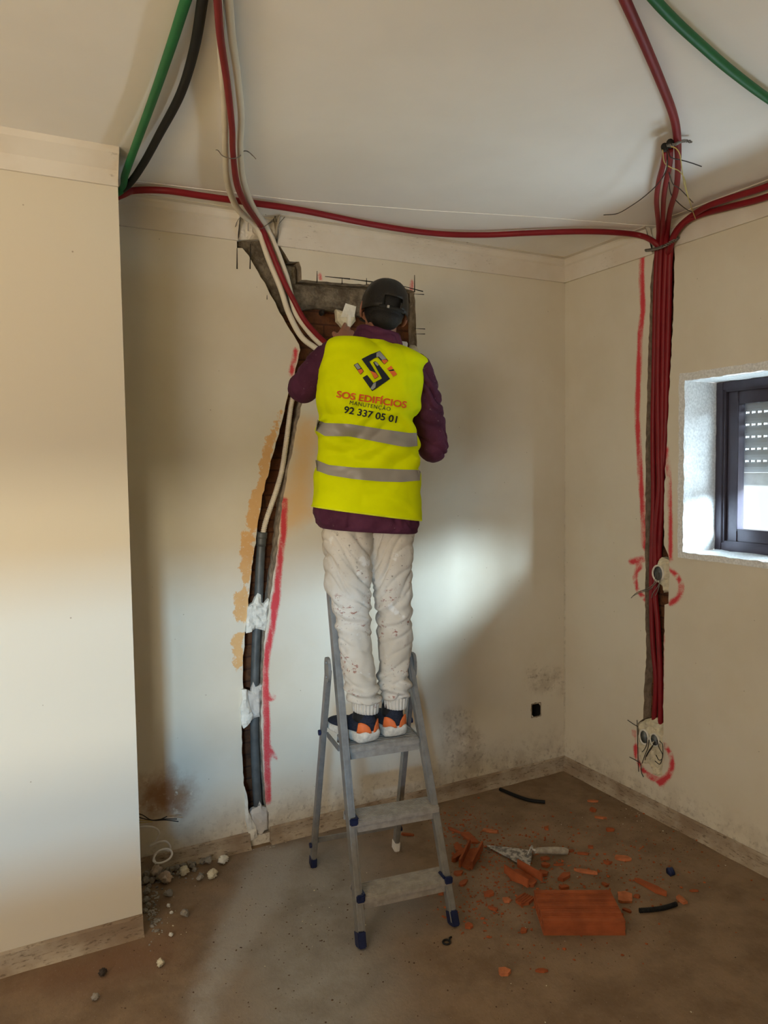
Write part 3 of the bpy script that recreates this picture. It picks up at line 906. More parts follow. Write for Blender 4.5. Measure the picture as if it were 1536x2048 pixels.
# four sides of the reveal, rough render
for (a, b) in ((( WY0, WZ0), (WY0, WZ1)), ((WY0, WZ1), (WY1, WZ1)), ((WY1, WZ1), (WY1, WZ0)), ((WY1, WZ0), (WY0, WZ0))):
    N1, N2 = 30, 12
    g = [[bm.verts.new((j / N2 * 0.30, a[0] + (b[0] - a[0]) * i / N1, a[1] + (b[1] - a[1]) * i / N1)) for j in range(N2 + 1)] for i in range(N1 + 1)]
    for i in range(N1):
        for j in range(N2): bm.faces.new((g[i][j], g[i + 1][j], g[i + 1][j + 1], g[i][j + 1]))
    for row in g:
        for q in row:
            w = noise.noise(q.co * 14) * 0.006
            if a[0] == b[0]: q.co.y += w
            else: q.co.z += w
bmesh.ops.recalc_face_normals(bm, faces=bm.faces)
wpart('window_reveal', bm, MAT['reveal'])
# crumbly mortar band round the opening
bm = bmesh.new()
for (c, s) in (((-0.001, WY0 + 0.013, (WZ0 + WZ1) / 2), (0.012, 0.030, WZ1 - WZ0 + 0.05)), ((-0.001, (WY0 + WY1) / 2, WZ1 + 0.018), (0.012, WY0 - WY1 + 0.05, 0.036)), ((-0.001, (WY0 + WY1) / 2, WZ0 - 0.012), (0.012, WY0 - WY1 + 0.05, 0.026))):
    add_box(bm, c, s)
bmesh.ops.subdivide_edges(bm, edges=[e for e in bm.edges if e.calc_length() > .3], cuts=40, use_grid_fill=True)
for q in bm.verts: q.co += Vector((noise.noise(q.co * 30), noise.noise(q.co * 31 + Vector((5, 0, 0))), noise.noise(q.co * 29 + Vector((0, 7, 0))))) * 0.005
wpart('mortar_band', bm, MAT['reveal'])


def rect_frame(bm, x, y0, y1, z0, z1, w, d, bev=0.003):
    add_box(bm, (x, y0 - w / 2, (z0 + z1) / 2), (d, w, z1 - z0), bevel=bev)
    add_box(bm, (x, y1 + w / 2, (z0 + z1) / 2), (d, w, z1 - z0), bevel=bev)
    add_box(bm, (x, (y0 + y1) / 2, z0 + w / 2), (d, y0 - y1 - 2 * w, w), bevel=bev)
    add_box(bm, (x, (y0 + y1) / 2, z1 - w / 2), (d, y0 - y1 - 2 * w, w), bevel=bev)


bm = bmesh.new()
rect_frame(bm, FX + 0.03, WY0 + 0.003, WY1 - 0.003, WZ0 - 0.002, WZ1 - 0.0, 0.038, 0.07)
rect_frame(bm, FX + 0.012, WY0 - 0.034, WY1 + 0.034, WZ0 + 0.034, WZ1 - 0.036, 0.010, 0.02, 0.002)
wpart('window_frame', bm, MAT['frame'])
for (a, b) in ((WY0 - 0.042, -1.40), (-1.36, WY1 + 0.042)):
    bm = bmesh.new()
    rect_frame(bm, FX + 0.04, a, b, WZ0 + 0.040, WZ1 - 0.042, 0.058, 0.045, 0.005)
    rect_frame(bm, FX + 0.030, a - 0.050, b + 0.050, WZ0 + 0.090, WZ1 - 0.092, 0.010, 0.035, 0.002)
    sash = wpart('window_sash', bm, MAT['frame'])
    bm = bmesh.new()
    add_box(bm, (FX + 0.045, (a + b) / 2, (WZ0 + WZ1) / 2), (0.006, a - b - 0.11, WZ1 - WZ0 - 0.20))
    bmesh.ops.transform(bm, matrix=IN, verts=bm.verts)
    gl = bpy.data.materials.get('window_glass')
    if not gl:
        g = NT('window_glass', 0.02, 0, 0.5)
        tr = g.n('ShaderNodeBsdfTransparent'); tr.inputs['Color'].default_value = (0.93, 0.96, 0.97, 1)
        go = g.n('ShaderNodeBsdfGlossy'); go.inputs['Roughness'].default_value = 0.02
        mx = g.n('ShaderNodeMixShader'); mx.inputs[0].default_value = 0.06
        g.l(tr.outputs[0], mx.inputs[1]); g.l(go.outputs[0], mx.inputs[2])
        g.l(mx.outputs[0], g.t.nodes['Material Output'].inputs['Surface'])
        gl = g.m
    bm_obj('window_pane', bm, gl, sash)
# roller shutter half lowered outside, curved slats with light slots
sm = NT('pale_shutter_plastic', 0.5)
sm.color((0.52, 0.53, 0.54, 1)); sm.b.inputs['Transmission Weight'].default_value = 0.0
SX = 0.315
SB = at(1500, 972, 0, SX).z
bm = bmesh.new()
z = SB + 0.062
yA, yB = WY0 + 0.0, WY1 - 0.0
while z < WZ1 + 0.02:
    prof = [(SX - 0.000, z), (SX - 0.007, z + .012), (SX - 0.009, z + .024), (SX - 0.007, z + .036), (SX, z + .046), (SX + .004, z + .046), (SX + .002, z + .024), (SX + .004, z)]
    add_loft(bm, [[Vector((p[0], yy, p[1])) for p in prof] for yy in (yA, yB)])
    # ties between slats, the slots between them let daylight in
    yy = yA
    while yy > yB:
        add_box(bm, (SX + 0.002, yy, z + .050), (0.004, 0.012, 0.011)); yy -= 0.030
    z += 0.0545
bmesh.ops.recalc_face_normals(bm, faces=bm.faces)
shut = wpart('roller_shutter', bm, sm.m)
bm = bmesh.new()
add_box(bm, (SX, (yA + yB) / 2, SB + 0.030), (0.014, yA - yB, 0.058), bevel=0.003)
bmesh.ops.transform(bm, matrix=IN, verts=bm.verts)
bm_obj('shutter_end_bar', bm, simple('shutter_bar_white', (0.75, 0.75, 0.73, 1), 0.5), shut)

# ------------------------------------------------------------------ conduits
RC = 0.0125


def conduit(name, label, path, rad=RC, mat='red_conduit', group=None):
    o = tube(name, path, rad, MAT[mat], None, 14, 10)
    return tag(o, label, 'conduit', group)


CZ = H - 0.022
ceil = lambda px, py, z=CZ: at(px, py, 2, z)
wl = lambda px, py, d=-0.02: at(px, py, 1, d)
wr = lambda px, py, d=-0.02: at(px, py, 0, d)
conduit('green_conduit', 'green plastic conduit running along the ceiling to the pillar corner', [ceil(395, -60), ceil(372, 0), ceil(343, 90), ceil(305, 200), ceil(268, 300, H - .03), ceil(250, 350, H - .04), ceil(241, 382, H - .05), Vector((PX - .05, -0.10, H - .09)), Vector((PX - .07, -.06, H - .3))], 0.0125, 'green_conduit')
conduit('black_conduit', 'black plastic conduit running along the ceiling beside the green one', [ceil(412, -60), ceil(405, 0), ceil(388, 100), ceil(360, 190), ceil(318, 270), ceil(285, 330, H - .03), ceil(254, 372, H - .045), Vector((PX - .01, -.07, H - .075)), Vector((PX - .05, -.045, H - .3))], 0.0125, 'black_conduit')
conduit('red_conduit', 'dark red conduit running level along the top of the back wall', [Vector((PX - .06, -.05, H - .09)), ceil(243, 390, H - .05), ceil(270, 381), ceil(330, 381), ceil(400, 391), ceil(470, 401), ceil(600, 420), ceil(740, 448), ceil(860, 466), ceil(960, 470), ceil(1060, 466), ceil(1160, 463), ceil(1230, 465), ceil(1280, 471, H - .03), wr(1308, 484, -.045), wr(1324, 506, -.012), wr(1325, 560, .012), wr(1324, 700, .015)], 0.0125)
# three strands crossing the ceiling and dropping into the back chase
conduit('white_conduit', 'left white conduit of the strand dropping into the back wall chase',
        [ceil(430, -60), ceil(438, 0), ceil(441, 76), ceil(446, 160), ceil(450, 228), ceil(451, 300), ceil(456, 368, H - .03), ceil(477, 420, H - .045), wl(514, 456, -.035), wl(537, 518, -.02), wl(561, 576, -.014), wl(577, 625, -.010), wl(601, 671, -.012), wl(628, 694, -.02), wl(660, 712, -.02)], [.0105] * 6 + [.0125] * 9, 'white_conduit')
conduit('white_conduit', 'right white conduit of the strand dropping into the back wall chase',
        [ceil(452, -60), ceil(457, 0), ceil(464, 76), ceil(473, 140), ceil(482, 228), ceil(480, 292), ceil(485, 355, H - .03), ceil(503, 408, H - .045), wl(531, 452, -.035), wl(549, 490, -.02), wl(572, 551, -.014), wl(582, 591, -.006), wl(591, 625, -.006), wl(611, 655, -.01), wl(637, 684, -.015), wl(670, 706, -.015)], [.0105] * 6 + [.0125] * 10, 'white_conduit')
conduit('red_conduit', 'red conduit lying on top of the two white ones down the back chase',
        [ceil(428, -60, CZ - .022), ceil(435, 0, CZ - .022), ceil(441, 76, CZ - .022), ceil(454, 165, CZ - .022), ceil(464, 254, CZ - .022), ceil(466, 305, CZ - .022), ceil(474, 368, CZ - .035), ceil(492, 410, CZ - .045), wl(522, 453, -.055), wl(540, 496, -.04), wl(565, 557, -.035), wl(587, 600, -.03), wl(611, 643, -.03), wl(645, 680, -.03), wl(668, 698, -.03)], [.0095] * 6 + [.0115] * 9)
# ties on the three strands
wires('tie_wire', 'thin steel wire hooked round the three conduits on the ceiling', 'wire', [[(432, 300, H - .005), (436, 301, H - .03), (446, 312, H - .05), (462, 317, H - .065), (478, 314, H - .045), (488, 302, H - .01), (500, 306, H - .02), (512, 318, H - .04)], [(488, 302, H - .01), (496, 303, H - .02), (506, 312, H - .035)]], 0.0015, MAT['wire_steel'], 2, H)
wires('tie_wire', 'thin steel wire tying the three conduits where the crown is broken', 'wire', [[(514, 452, -.05), (522, 457, -.075), (533, 450, -.06), (545, 440, -.03), (556, 428, -.03)], [(533, 450, -.06), (546, 442, -.03), (550, 432, -.03), (552, 444, -.02)], [(553, 478, -.01), (556, 452, -.05), (566, 438, -.05), (570, 433, -.04)],
                                                                                                     [(470, 455, -.01), (476, 440, -.04), (484, 434, -.05), (492, 440, -.03)], [(531, 430, -.03), (534, 423, -.04)], [(496, 462, -.02), (497, 444, -.03), (505, 436, -.04)]], 0.0014, MAT['wire_steel'], 1, 0)
# bundle on the right: three short strands from the ceiling box and the long one across the ceiling
zz = H - 0.035
conduit('red_conduit', 'leftmost red conduit of the bundle hanging from the ceiling box', [ceil(1331, 300, zz), ceil(1326, 330, zz), ceil(1317, 365, zz), ceil(1313, 402, zz - .01), ceil(1316, 440, zz - .02), wr(1318, 470, -.05), wr(1314, 510, -.012), wr(1311, 600, .012), wr(1309, 700, .015), wr(1306, 860, .015), wr(1307, 1000, .015), wr(1304, 1090, .015), wr(1303, 1200, .012), wr(1306, 1290, .012), wr(1312, 1360, .012), wr(1308, 1445, .012)], [.0095] * 5 + [.012] * 11)
conduit('red_conduit', 'middle red conduit of the bundle hanging from the ceiling box', [ceil(1341, 298, zz - .005), ceil(1339, 330, zz), ceil(1331, 370, zz), ceil(1327, 402, zz), ceil(1326, 440, zz - .02), wr(1326, 470, -.06), wr(1322, 510, -.025), wr(1319, 600, -.002), wr(1316, 750, .002), wr(1317, 900, .005), wr(1318, 980, .004), wr(1311, 1060, .004), wr(1311, 1120, .010), wr(1311, 1190, .006), wr(1316, 1250, .006), wr(1321, 1360, .008), wr(1321, 1450, .010)], [.0095] * 5 + [.012] * 12)
conduit('red_conduit', 'thick red conduit crossing the ceiling from the top into the right wall chase', [ceil(1228, -50), ceil(1250, 0), ceil(1286, 80), ceil(1320, 160), ceil(1345, 225), ceil(1354, 270, H - .03), ceil(1356, 330, H - .04), ceil(1352, 380, H - .04), ceil(1340, 422, H - .04), wr(1334, 465, -.06), wr(1332, 520, -.018), wr(1328, 620, .006), wr(1326, 760, .008), wr(1324, 900, .010), wr(1324, 1000, .012), wr(1321, 1060, .014), wr(1318, 1120, .020)], [.0125] * 6 + [.0105] * 3 + [.012] * 8)
conduit('red_conduit', 'upper of two red conduits branching right along the crown of the right wall', [ceil(1640, 330, H - .03), ceil(1536, 372, H - .03), ceil(1458, 397, H - .03), ceil(1412, 414, H - .03), wr(1378, 436, -.045), wr(1355, 458, -.035), wr(1344, 482, -.030), wr(1340, 520, -.008), wr(1338, 620, .010), wr(1334, 760, .014), wr(1330, 880, .014), wr(1322, 1000, .022)], 0.0125)
conduit('red_conduit', 'lower of two red conduits branching right along the crown of the right wall', [wr(1640, 352, -.04), wr(1536, 393, -.04), wr(1458, 414, -.04), wr(1405, 428, -.038), wr(1372, 443, -.055), wr(1352, 466, -.055), wr(1341, 492, -.045), wr(1331, 540, .010), wr(1327, 700, .022), wr(1330, 860, .024), wr(1318, 980, .026)], 0.0125)
conduit('green_conduit', 'green plastic conduit curving across the top right of the ceiling', [ceil(1270, -50), ceil(1310, 0), ceil(1350, 42), ceil(1400, 88), ceil(1460, 140), ceil(1536, 197), ceil(1620, 250)], 0.012, 'green_conduit')
# twisted tie wires on the bundle
def twisted(name, label, pts, r=0.0028, amp=0.0045, pitch=0.022, mat='wire_steel'):
    p = catmull(pts, 40)
    bm = bmesh.new()
    for ph in (0, math.pi):
        path = []; acc = 0
        for i, q in enumerate(p):
            if i: acc += (p[i] - p[i - 1]).length
            t = (p[min(i + 1, len(p) - 1)] - p[max(i - 1, 0)]).normalized()
            a = t.orthogonal().normalized(); b = t.cross(a)
            a2 = Vector((0, 0, 1)); a2 = (a2 - t * a2.dot(t)).normalized(); b2 = t.cross(a2)
            w = acc / pitch * 2 * math.pi + ph
            path.append(q + (a2 * math.cos(w) + b2 * math.sin(w)) * amp)
        add_tube(bm, path, r, 6, 1, smoothpath=False)
    bmesh.ops.recalc_face_normals(bm, faces=bm.faces)
    return tag(bm_obj(name, bm, MAT[mat], None, True), label, 'wire')


twisted('twisted_wire', 'twisted steel wire strapping the red bundle below the crown', [wr(1291, 501, -.012), wr(1305, 499, -.035), wr(1318, 496, -.066), wr(1332, 490, -.085), wr(1347, 482, -.06), wr(1352, 478, -.03), wr(1359, 474, -.02)])
twisted('twisted_wire', 'frayed steel wire knot on the ceiling right of the bundle', [ceil(1334, 291, H - .055), ceil(1350, 289, H - .066), ceil(1362, 283, H - .03), ceil(1372, 282, H - .015), ceil(1384, 284, H - .02)], r=0.0022, amp=0.003)
wires('electrical_wire', 'long thin black wire dangling left from the ceiling bundle', 'wire', [[(1334, 300, H - .05), (1334, 335, H - .09), (1318, 365, H - .10), (1290, 392, H - .10), (1262, 412, H - .09), (1235, 427, H - .08), (1207, 430, H - .08)]], .0018, MAT['wire_dark'], 2, H)
wires('electrical_wire', 'thin black wire poking right from the ceiling bundle', 'wire', [[(1337, 300, H - .06), (1342, 315, H - .08), (1362, 320, H - .08), (1383, 326, H - .08), (1403, 333, H - .08)]], .0018, MAT['wire_dark'], 2, H)
wires('electrical_wire', 'two black wires crossing behind the yellow wire', 'wires', [[(1338, 345, H - .06), (1346, 368, H - .07), (1360, 378, H - .07), (1386, 405, H - .06)], [(1338, 365, H - .04), (1342, 388, H - .04), (1356, 405, H - .05), (1375, 420, H - .05), (1388, 425, H - .04)]], .0018, MAT['wire_dark'], 2, H)
wires('electrical_wire', 'yellow wires looping down from the ceiling bundle', 'wires', [[(1342, 293, H - .07), (1352, 297, H - .08), (1360, 310, H - .09), (1364, 340, H - .09), (1370, 375, H - .09), (1382, 412, H - .08), (1391, 438, H - .08)],
                                                                                                 [(1325, 300, H - .07), (1329, 325, H - .08), (1342, 335, H - .09), (1358, 342, H - .09), (1369, 358, H - .09), (1374, 385, H - .09), (1383, 414, H - .08)]], .0017, MAT['wire_yellow'], 2, H)
bm = bmesh.new()
for (px, py) in ((1330, 297), (1341, 289)):
    add_tube(bm, [ceil(px, py, H - .035), ceil(px - 1, py - 4, H - .045)], .0115, 12, 3)
jb = tag(bm_obj('conduit_end', bm, MAT['black_dark'], None, True), 'dark open mouths of the red conduits under the ceiling hook', 'conduit end')  # solid black ends, the shade inside the mouths put into colour

# dark drain pipe and pale hose in the lower chase
dp = empty('drain_pipe', wl(515, 1640, 0.03)); tag(dp, 'dark grey plastic pipe standing in the back wall chase', 'pipe')
off = -Vector(dp.location)
T = lambda ps: [p + off for p in ps]
tube('pipe_section', T([wl(523, 1075, .022), wl(520, 1130, .025), wl(517, 1200, .028), wl(513, 1270, .030), wl(510, 1350, .030), wl(509, 1440, .030), wl(511, 1530, .030), wl(515, 1600, .028), wl(519, 1655, .026)]), 0.0195, MAT['pvc'], dp, 20, 8)
tube('coupling', T([wl(524, 1064, .018), wl(523, 1076, .020)]), 0.024, MAT['pvc'], dp, 20, 4)
tube('coupling', T([wl(523.5, 1070, .018), wl(522, 1092, .020)]), 0.0215, MAT['pvc'], dp, 20, 4)
hp = catmull([wl(592, 780, .03), wl(583, 805, .03), wl(577, 850, .028), wl(571, 895, .028), wl(564, 940, .024), wl(553, 980, .020), wl(541, 1015, .018), wl(531, 1045, .018), wl(526, 1068, .018)], 45)
o = tube('corrugated_hose', hp, 0.0115, MAT['hose'], None, 14, 1, smoothpath=False, wave=(0.09, 0.0085))
tag(o, 'pale corrugated hose running down into the dark pipe', 'hose')
# upper narrow part of the chase: conduits continue behind the elbow
# ------------------------------------------------------------------ things on the left low wall
o = wires('white_cable', 'white cable curling in loose loops behind the pillar corner', 'cable', [[(272, 1656, -.02), (290, 1653, -.05), (308, 1655, -.06), (318, 1664, -.06), (313, 1680, -.05), (300, 1692, -.04), (305, 1690, -.05), (318, 1684, -.06), (332, 1683, -.07), (340, 1692, -.07), (338, 1702, -.08), (325, 1699, -.10), (312, 1708, -.12), (307, 1722, -.14), (320, 1726, -.16), (338, 1718, -.15), (344, 1706, -.13), (336, 1698, -.12), (318, 1702, -.12), (308, 1714, -.12), (312, 1728, -.13)]], .0042, MAT['wire_white'], 1, 0)
o = wires('electrical_wires', 'dark wires sticking out of the wall behind the pillar corner', 'wires', [[(270, 1626, -.01), (285, 1630, -.03), (303, 1640, -.05), (325, 1638, -.06), (354, 1638, -.07)], [(270, 1632, -.01), (290, 1638, -.04), (310, 1641, -.05), (330, 1640, -.06), (357, 1643, -.07)], [(318, 1640, -.06), (334, 1633, -.07)]], .0022, MAT['wire_dark'], 1, 0)
wires('electrical_wires', 'ochre wires lying below the dark wires by the pillar', 'wires', [[(270, 1640, -.01), (290, 1641, -.04), (312, 1640, -.05)], [(270, 1646, -.01), (288, 1645, -.03), (305, 1643, -.05)]], .0018, MAT['wire_yellow'], 1, 0)

# ------------------------------------------------------------------ step ladder
LF = Vector((-1.660, -0.860, 0))
LY = math.radians(-7.7)
ux = Vector((math.cos(LY), math.sin(LY), 0)); uy = Vector((-math.sin(LY), math.cos(LY), 0)); uz = Vector((0, 0, 1))
lad = empty('step_ladder', LF, LY)
tag(lad, 'grey aluminium step ladder the worker stands on, splashed with paint', 'ladder')
K = 0.42
S_ = Vector((0, K, 1)).normalized()


def lp(x, z, dy=0.0): return Vector((x, K * z + dy, z))


WL = 0.375
railx = lambda side, z: (0.011 + 0.040 * z) if side < 0 else (WL - 0.011 - 0.020 * z)
ZT = 1.17
for side in (-1, 1):
    bm = bmesh.new()
    a = lp(railx(side, 0.02), 0.02); b = lp(railx(side, ZT), ZT)
    add_beam(bm, a, b, 0.022, 0.046, (1, 0, 0), 0.003)
    # rolled flange of the rail
    add_beam(bm, a + Vector((-side * 0.012, -0.019, 0)), b + Vector((-side * 0.012, -0.019, 0)), 0.008, 0.006, (1, 0, 0), 0.001)
    fr = bm_obj('front_rail', bm, MAT['alu'], lad)
    bm = bmesh.new()
    add_beam(bm, lp(railx(side, 0), 0.0), lp(railx(side, 0.05), 0.05), 0.028, 0.054, (1, 0, 0), 0.004)
    bm_obj('rubber_foot', bm, MAT['navy'], fr)
RH = Vector((0, 0.375, 0.885))
rears = []
for side in (-1, 1):
    xt = (0.018 if side < 0 else WL - 0.012); xb = (-0.012 if side < 0 else 0.358)
    a = Vector((xb, 0.583, 0.015)); b = Vector((xt - side * -0.004, RH.y, RH.z))
    bm = bmesh.new()
    add_beam(bm, a, b, 0.020, 0.036, (1, 0, 0), 0.003)
    rl = bm_obj('rear_leg', bm, MAT['alu'], lad)
    bm = bmesh.new()
    add_beam(bm, a - Vector((0, 0, 0.015)), a + (b - a).normalized() * 0.03, 0.025, 0.042, (1, 0, 0), 0.004)
    bm_obj('rubber_foot', bm, MAT['navy'] if side < 0 else MAT['wire_white'], rl)
    for zz_ in (0.10, 0.615):
        bm = bmesh.new()
        q = a.lerp(b, (zz_ - 0.015) / (b.z - 0.015)) + Vector((side * 0.012, 0, 0))
        add_tube(bm, [q, q + Vector((side * 0.008, 0, 0))], 0.011, 12, 2)
        bm_obj('bolt', bm, MAT['navy'], rl)
    bm = bmesh.new()
    hp_ = Vector((xt + side * (0.010 if side < 0 else -0.004), RH.y - 0.012, RH.z - (0 if side < 0 else .015)))
    ring = []
    for q in np.linspace(0, 2 * math.pi, 24, endpoint=False):
        ring.append((math.copysign(abs(math.cos(q)) ** 0.7, math.cos(q)) * 0.030, math.copysign(abs(math.sin(q)) ** 0.7, math.sin(q)) * 0.048))
    add_loft(bm, [[hp_ + Vector((side * d, y, z)) for y, z in ring] for d in (-0.006, 0.006)])
    for z in (-0.028, 0.028):
        add_tube(bm, [hp_ + Vector((side * .006, 0, z)), hp_ + Vector((side * .010, 0, z))], 0.006, 10, 2)
    bmesh.ops.recalc_face_normals(bm, faces=bm.faces)
    bm_obj('hinge_plate', bm, MAT['alu'], lad)
    rears.append((a, b))
bm = bmesh.new()
t_ = 0.12
add_beam(bm, rears[0][0].lerp(rears[0][1], t_), rears[1][0].lerp(rears[1][1], t_), 0.008, 0.022, (0, 1, 0), 0.002)
bm_obj('cross_brace', bm, MAT['alu'], lad)


def tread(z, dep, y0, x0, x1, lip, name='step'):
    bm = bmesh.new()
    add_box(bm, ((x0 + x1) / 2, y0 + dep / 2, z - 0.004), (x1 - x0, dep, 0.008), bevel=0.002)
    add_box(bm, ((x0 + x1) / 2, y0 - 0.003, z - lip * 0.28), (x1 - x0, 0.010, lip * 0.42), bevel=0.003)
    add_box(bm, ((x0 + x1) / 2, y0 + 0.004, z - lip * 0.72), (x1 - x0, 0.006, lip * 0.56), bevel=0.002)
    add_box(bm, ((x0 + x1) / 2, y0 + dep - 0.003, z - 0.018), (x1 - x0, 0.006, 0.032), bevel=0.002)
    for i in range(8):
        add_box(bm, ((x0 + x1) / 2, y0 + 0.010 + i * (dep - 0.02) / 7, z + 0.0006), (x1 - x0 - 0.004, 0.003, 0.0016))
    return bm_obj(name, bm, MAT['alu_step'], lad)


for z in (0.160, 0.390):
    y0 = K * z - 0.032
    tr = tread(z, 0.088, y0, railx(-1, z) - 0.008, railx(1, z) + 0.010, 0.050)
    for side in (-1, 1):
        bm = bmesh.new()
        x = railx(side, z) - side * 0.004
        if side < 0 or z < 0.3:
            add_box(bm, (x, y0 - 0.006, z - 0.004), (0.030, 0.016, 0.026), bevel=0.004)
            add_box(bm, (x - side * 0.014, y0 + 0.020, z + 0.004), (0.012, 0.05, 0.008), bevel=0.003)
            add_box(bm, (x + side * 0.008, y0 + 0.058, z + 0.004), (0.012, 0.020, 0.020), bevel=0.003)
            bm_obj('corner_clip', bm, MAT['navy'], tr)
        else:
            bm.free()
PZ = 0.615
PYL = K * PZ - 0.005
pt_ = tread(PZ, 0.145, PYL, railx(-1, PZ) + 0.014, railx(1, PZ) - 0.013, 0.052, 'platform')
for side in (-1, 1):
    bm = bmesh.new()
    x = railx(side, PZ) + side * 0.006
    add_beam(bm, Vector((x, PYL + 0.05, PZ - 0.022)), Vector((x, 0.465, PZ - 0.022)), 0.006, 0.022, (1, 0, 0), 0.001)
    bm_obj('platform_bracket', bm, MAT['alu'], lad)
bm = bmesh.new()
# hoop of the ladder above the platform
add_tube(bm, [lp(railx(-1, ZT), ZT - 0.01), lp(railx(-1, ZT) + 0.01, ZT + 0.03), lp(railx(-1, ZT) + 0.06, ZT + 0.045), lp(railx(1, ZT) - 0.06, ZT + 0.045), lp(railx(1, ZT) - 0.01, ZT + 0.03), lp(railx(1, ZT), ZT - 0.01)], 0.012, 12, 8)
bm_obj('hand_hoop', bm, MAT['alu'], lad, True)

# ------------------------------------------------------------------ the worker
BYAW = math.radians(13)
bx = Vector((math.cos(BYAW), -math.sin(BYAW), 0)); by = Vector((math.sin(BYAW), math.cos(BYAW), 0)); bz = Vector((0, 0, 1))
BC = Vector((-1.40, -0.475, 0))


def ab(px, py, off=0.0):
    """point on the body's frontal plane shifted forward by off"""
    d = ray(px, py)
    t = ((BC + by * off - CAM).dot(by)) / d.dot(by)
    return CAM + d * t


man = empty('person', BC + bz * 0.62)
tag(man, 'person from behind in yellow safety vest and dark cap working at the wall niche', 'person')
MO = -Vector(man.location)


def toman(o):
    """keep world placement while parenting to the worker"""
    o.parent = man
    for v in o.data.vertices: v.co += MO
    o.data.update()
    return o


def ell(a, b, bdep, off=0.0, n=48, p=2.3, dz=0.0):
    """superellipse ring between two silhouette points, bdep deep, shifted forward by off"""
    c = (a + b) / 2 + by * off; h = (b - a) / 2
    out = []
    for i in range(n):
        t = 2 * math.pi * i / n
        ct, st = math.cos(t), math.sin(t)
        cx = math.copysign(abs(ct) ** (2 / p), ct); sy = math.copysign(abs(st) ** (2 / p), st)
        out.append(c + h * cx + by * (bdep * sy))
    return out


heelL = at(745, 1490, 2, PZ); toeL = heelL + (at(668, 1452, 2, PZ) - at(745, 1490, 2, PZ)).normalized() * .28
heelR = at(796, 1479, 2, PZ)

# --- trousers
LL = [(645, 1030, 742, .095, 0), (645, 1065, 743, .095, 0), (648, 1114, 743, .092, 0), (650, 1151, 742, .088, .0), (652, 1179, 740, .084, .003), (664, 1215, 739, .080, .006), (671, 1240, 738.6, .078, .008), (676, 1263, 740, .077, .008),
      (681, 1312, 744, .075, .004), (686, 1345, 749, .073, 0), (691, 1366, 754, .074, 0), (691, 1380, 755, .074, 0), (693, 1391, 760, .072, 0), (699, 1398, 758, .064, 0), (703, 1403, 756, .056, 0)]
RL = [(742, 1030, 824, .095, 0), (743, 1077, 824, .095, 0), (744, 1110, 823, .092, 0), (744.5, 1150, 822, .086, 0), (750, 1195, 821, .080, .004), (755, 1230, 820, .078, .008), (756, 1263, 822, .077, .008), (758, 1312, 820, .074, .004),
      (762, 1338, 813, .070, 0), (757, 1352, 813, .070, 0), (755, 1362, 821, .072, 0), (757, 1376, 820, .070, 0), (762, 1388, 816, .065, 0), (762, 1392, 813, .058, 0), (765, 1397, 811, .052, 0)]


def leg_loft(bm, rows, woff):
    rings = []
    for xl, py, xr, bd, off in rows:
        o2 = woff * max(0.0, min(1.0, (py - 1060) / 320))
        rings.append(ell(ab(xl, py, off + o2), ab(xr, py, off + o2), bd * (1 if py < 1300 else 0.9), 0, 40, 2.2))
    add_loft(bm, rings)


bm = bmesh.new()
woL = (heelL + (toeL - heelL).normalized() * .052 - BC).dot(by); woR = (heelR + Vector((.004, .052, 0)) - BC).dot(by)
leg_loft(bm, LL, woL); leg_loft(bm, RL, woR)
hip = [(646, 1060, 822, .098), (644, 1040, 822, .100), (644, 1010, 820, .100), (646, 980, 818, .09)]
add_loft(bm, [ell(ab(a, y, -.01), ab(b, y, -.01), d, 0, 48, 2.5) for a, y, b, d in hip])
trs = NT('stained_work_trousers', 0.9)
P = trs.coord()
c = trs.mix(trs.ramp(trs.noise(4, 4, 0.6, P), 0.35, 0.65), (0.56, 0.50, 0.41, 1), (0.66, 0.62, 0.55, 1))
m1 = trs.math('MULTIPLY', trs.ramp(trs.noise(60, 5, 0.75, P), 0.60, 0.66), trs.ramp(trs.noise(8, 3, 0.5, P), 0.42, 0.62))
c = trs.mix(trs.math('MULTIPLY', m1, 0.8), c, (0.10, 0.08, 0.06, 1))
m2 = trs.math('MULTIPLY', trs.ramp(trs.noise(45, 5, 0.7, trs.coord((1, 1, 1.6))), 0.56, 0.62), trs.ramp(trs.noise(7, 2, 0.5, trs.coord((1.3, 1, 1.8))), 0.54, 0.62))
c = trs.mix(trs.math('MULTIPLY', m2, 0.85), c, (0.26, 0.07, 0.045, 1))
m3 = trs.ramp(trs.noise(14, 4, 0.6, P), 0.62, 0.70, 0, 0.6)
c = trs.mix(m3, c, (0.80, 0.80, 0.78, 1))
trs.color(c); trs.bump(trs.noise(60, 4, 0.6, P), 0.25, 0.004)
tro = remeshed('trousers', bm, 0.0052, trs.m, None, 3)
HEMZ = ab(730, 1050).z; CUFFZ = ab(730, 1396).z; KNZ = ab(730, 1225).z


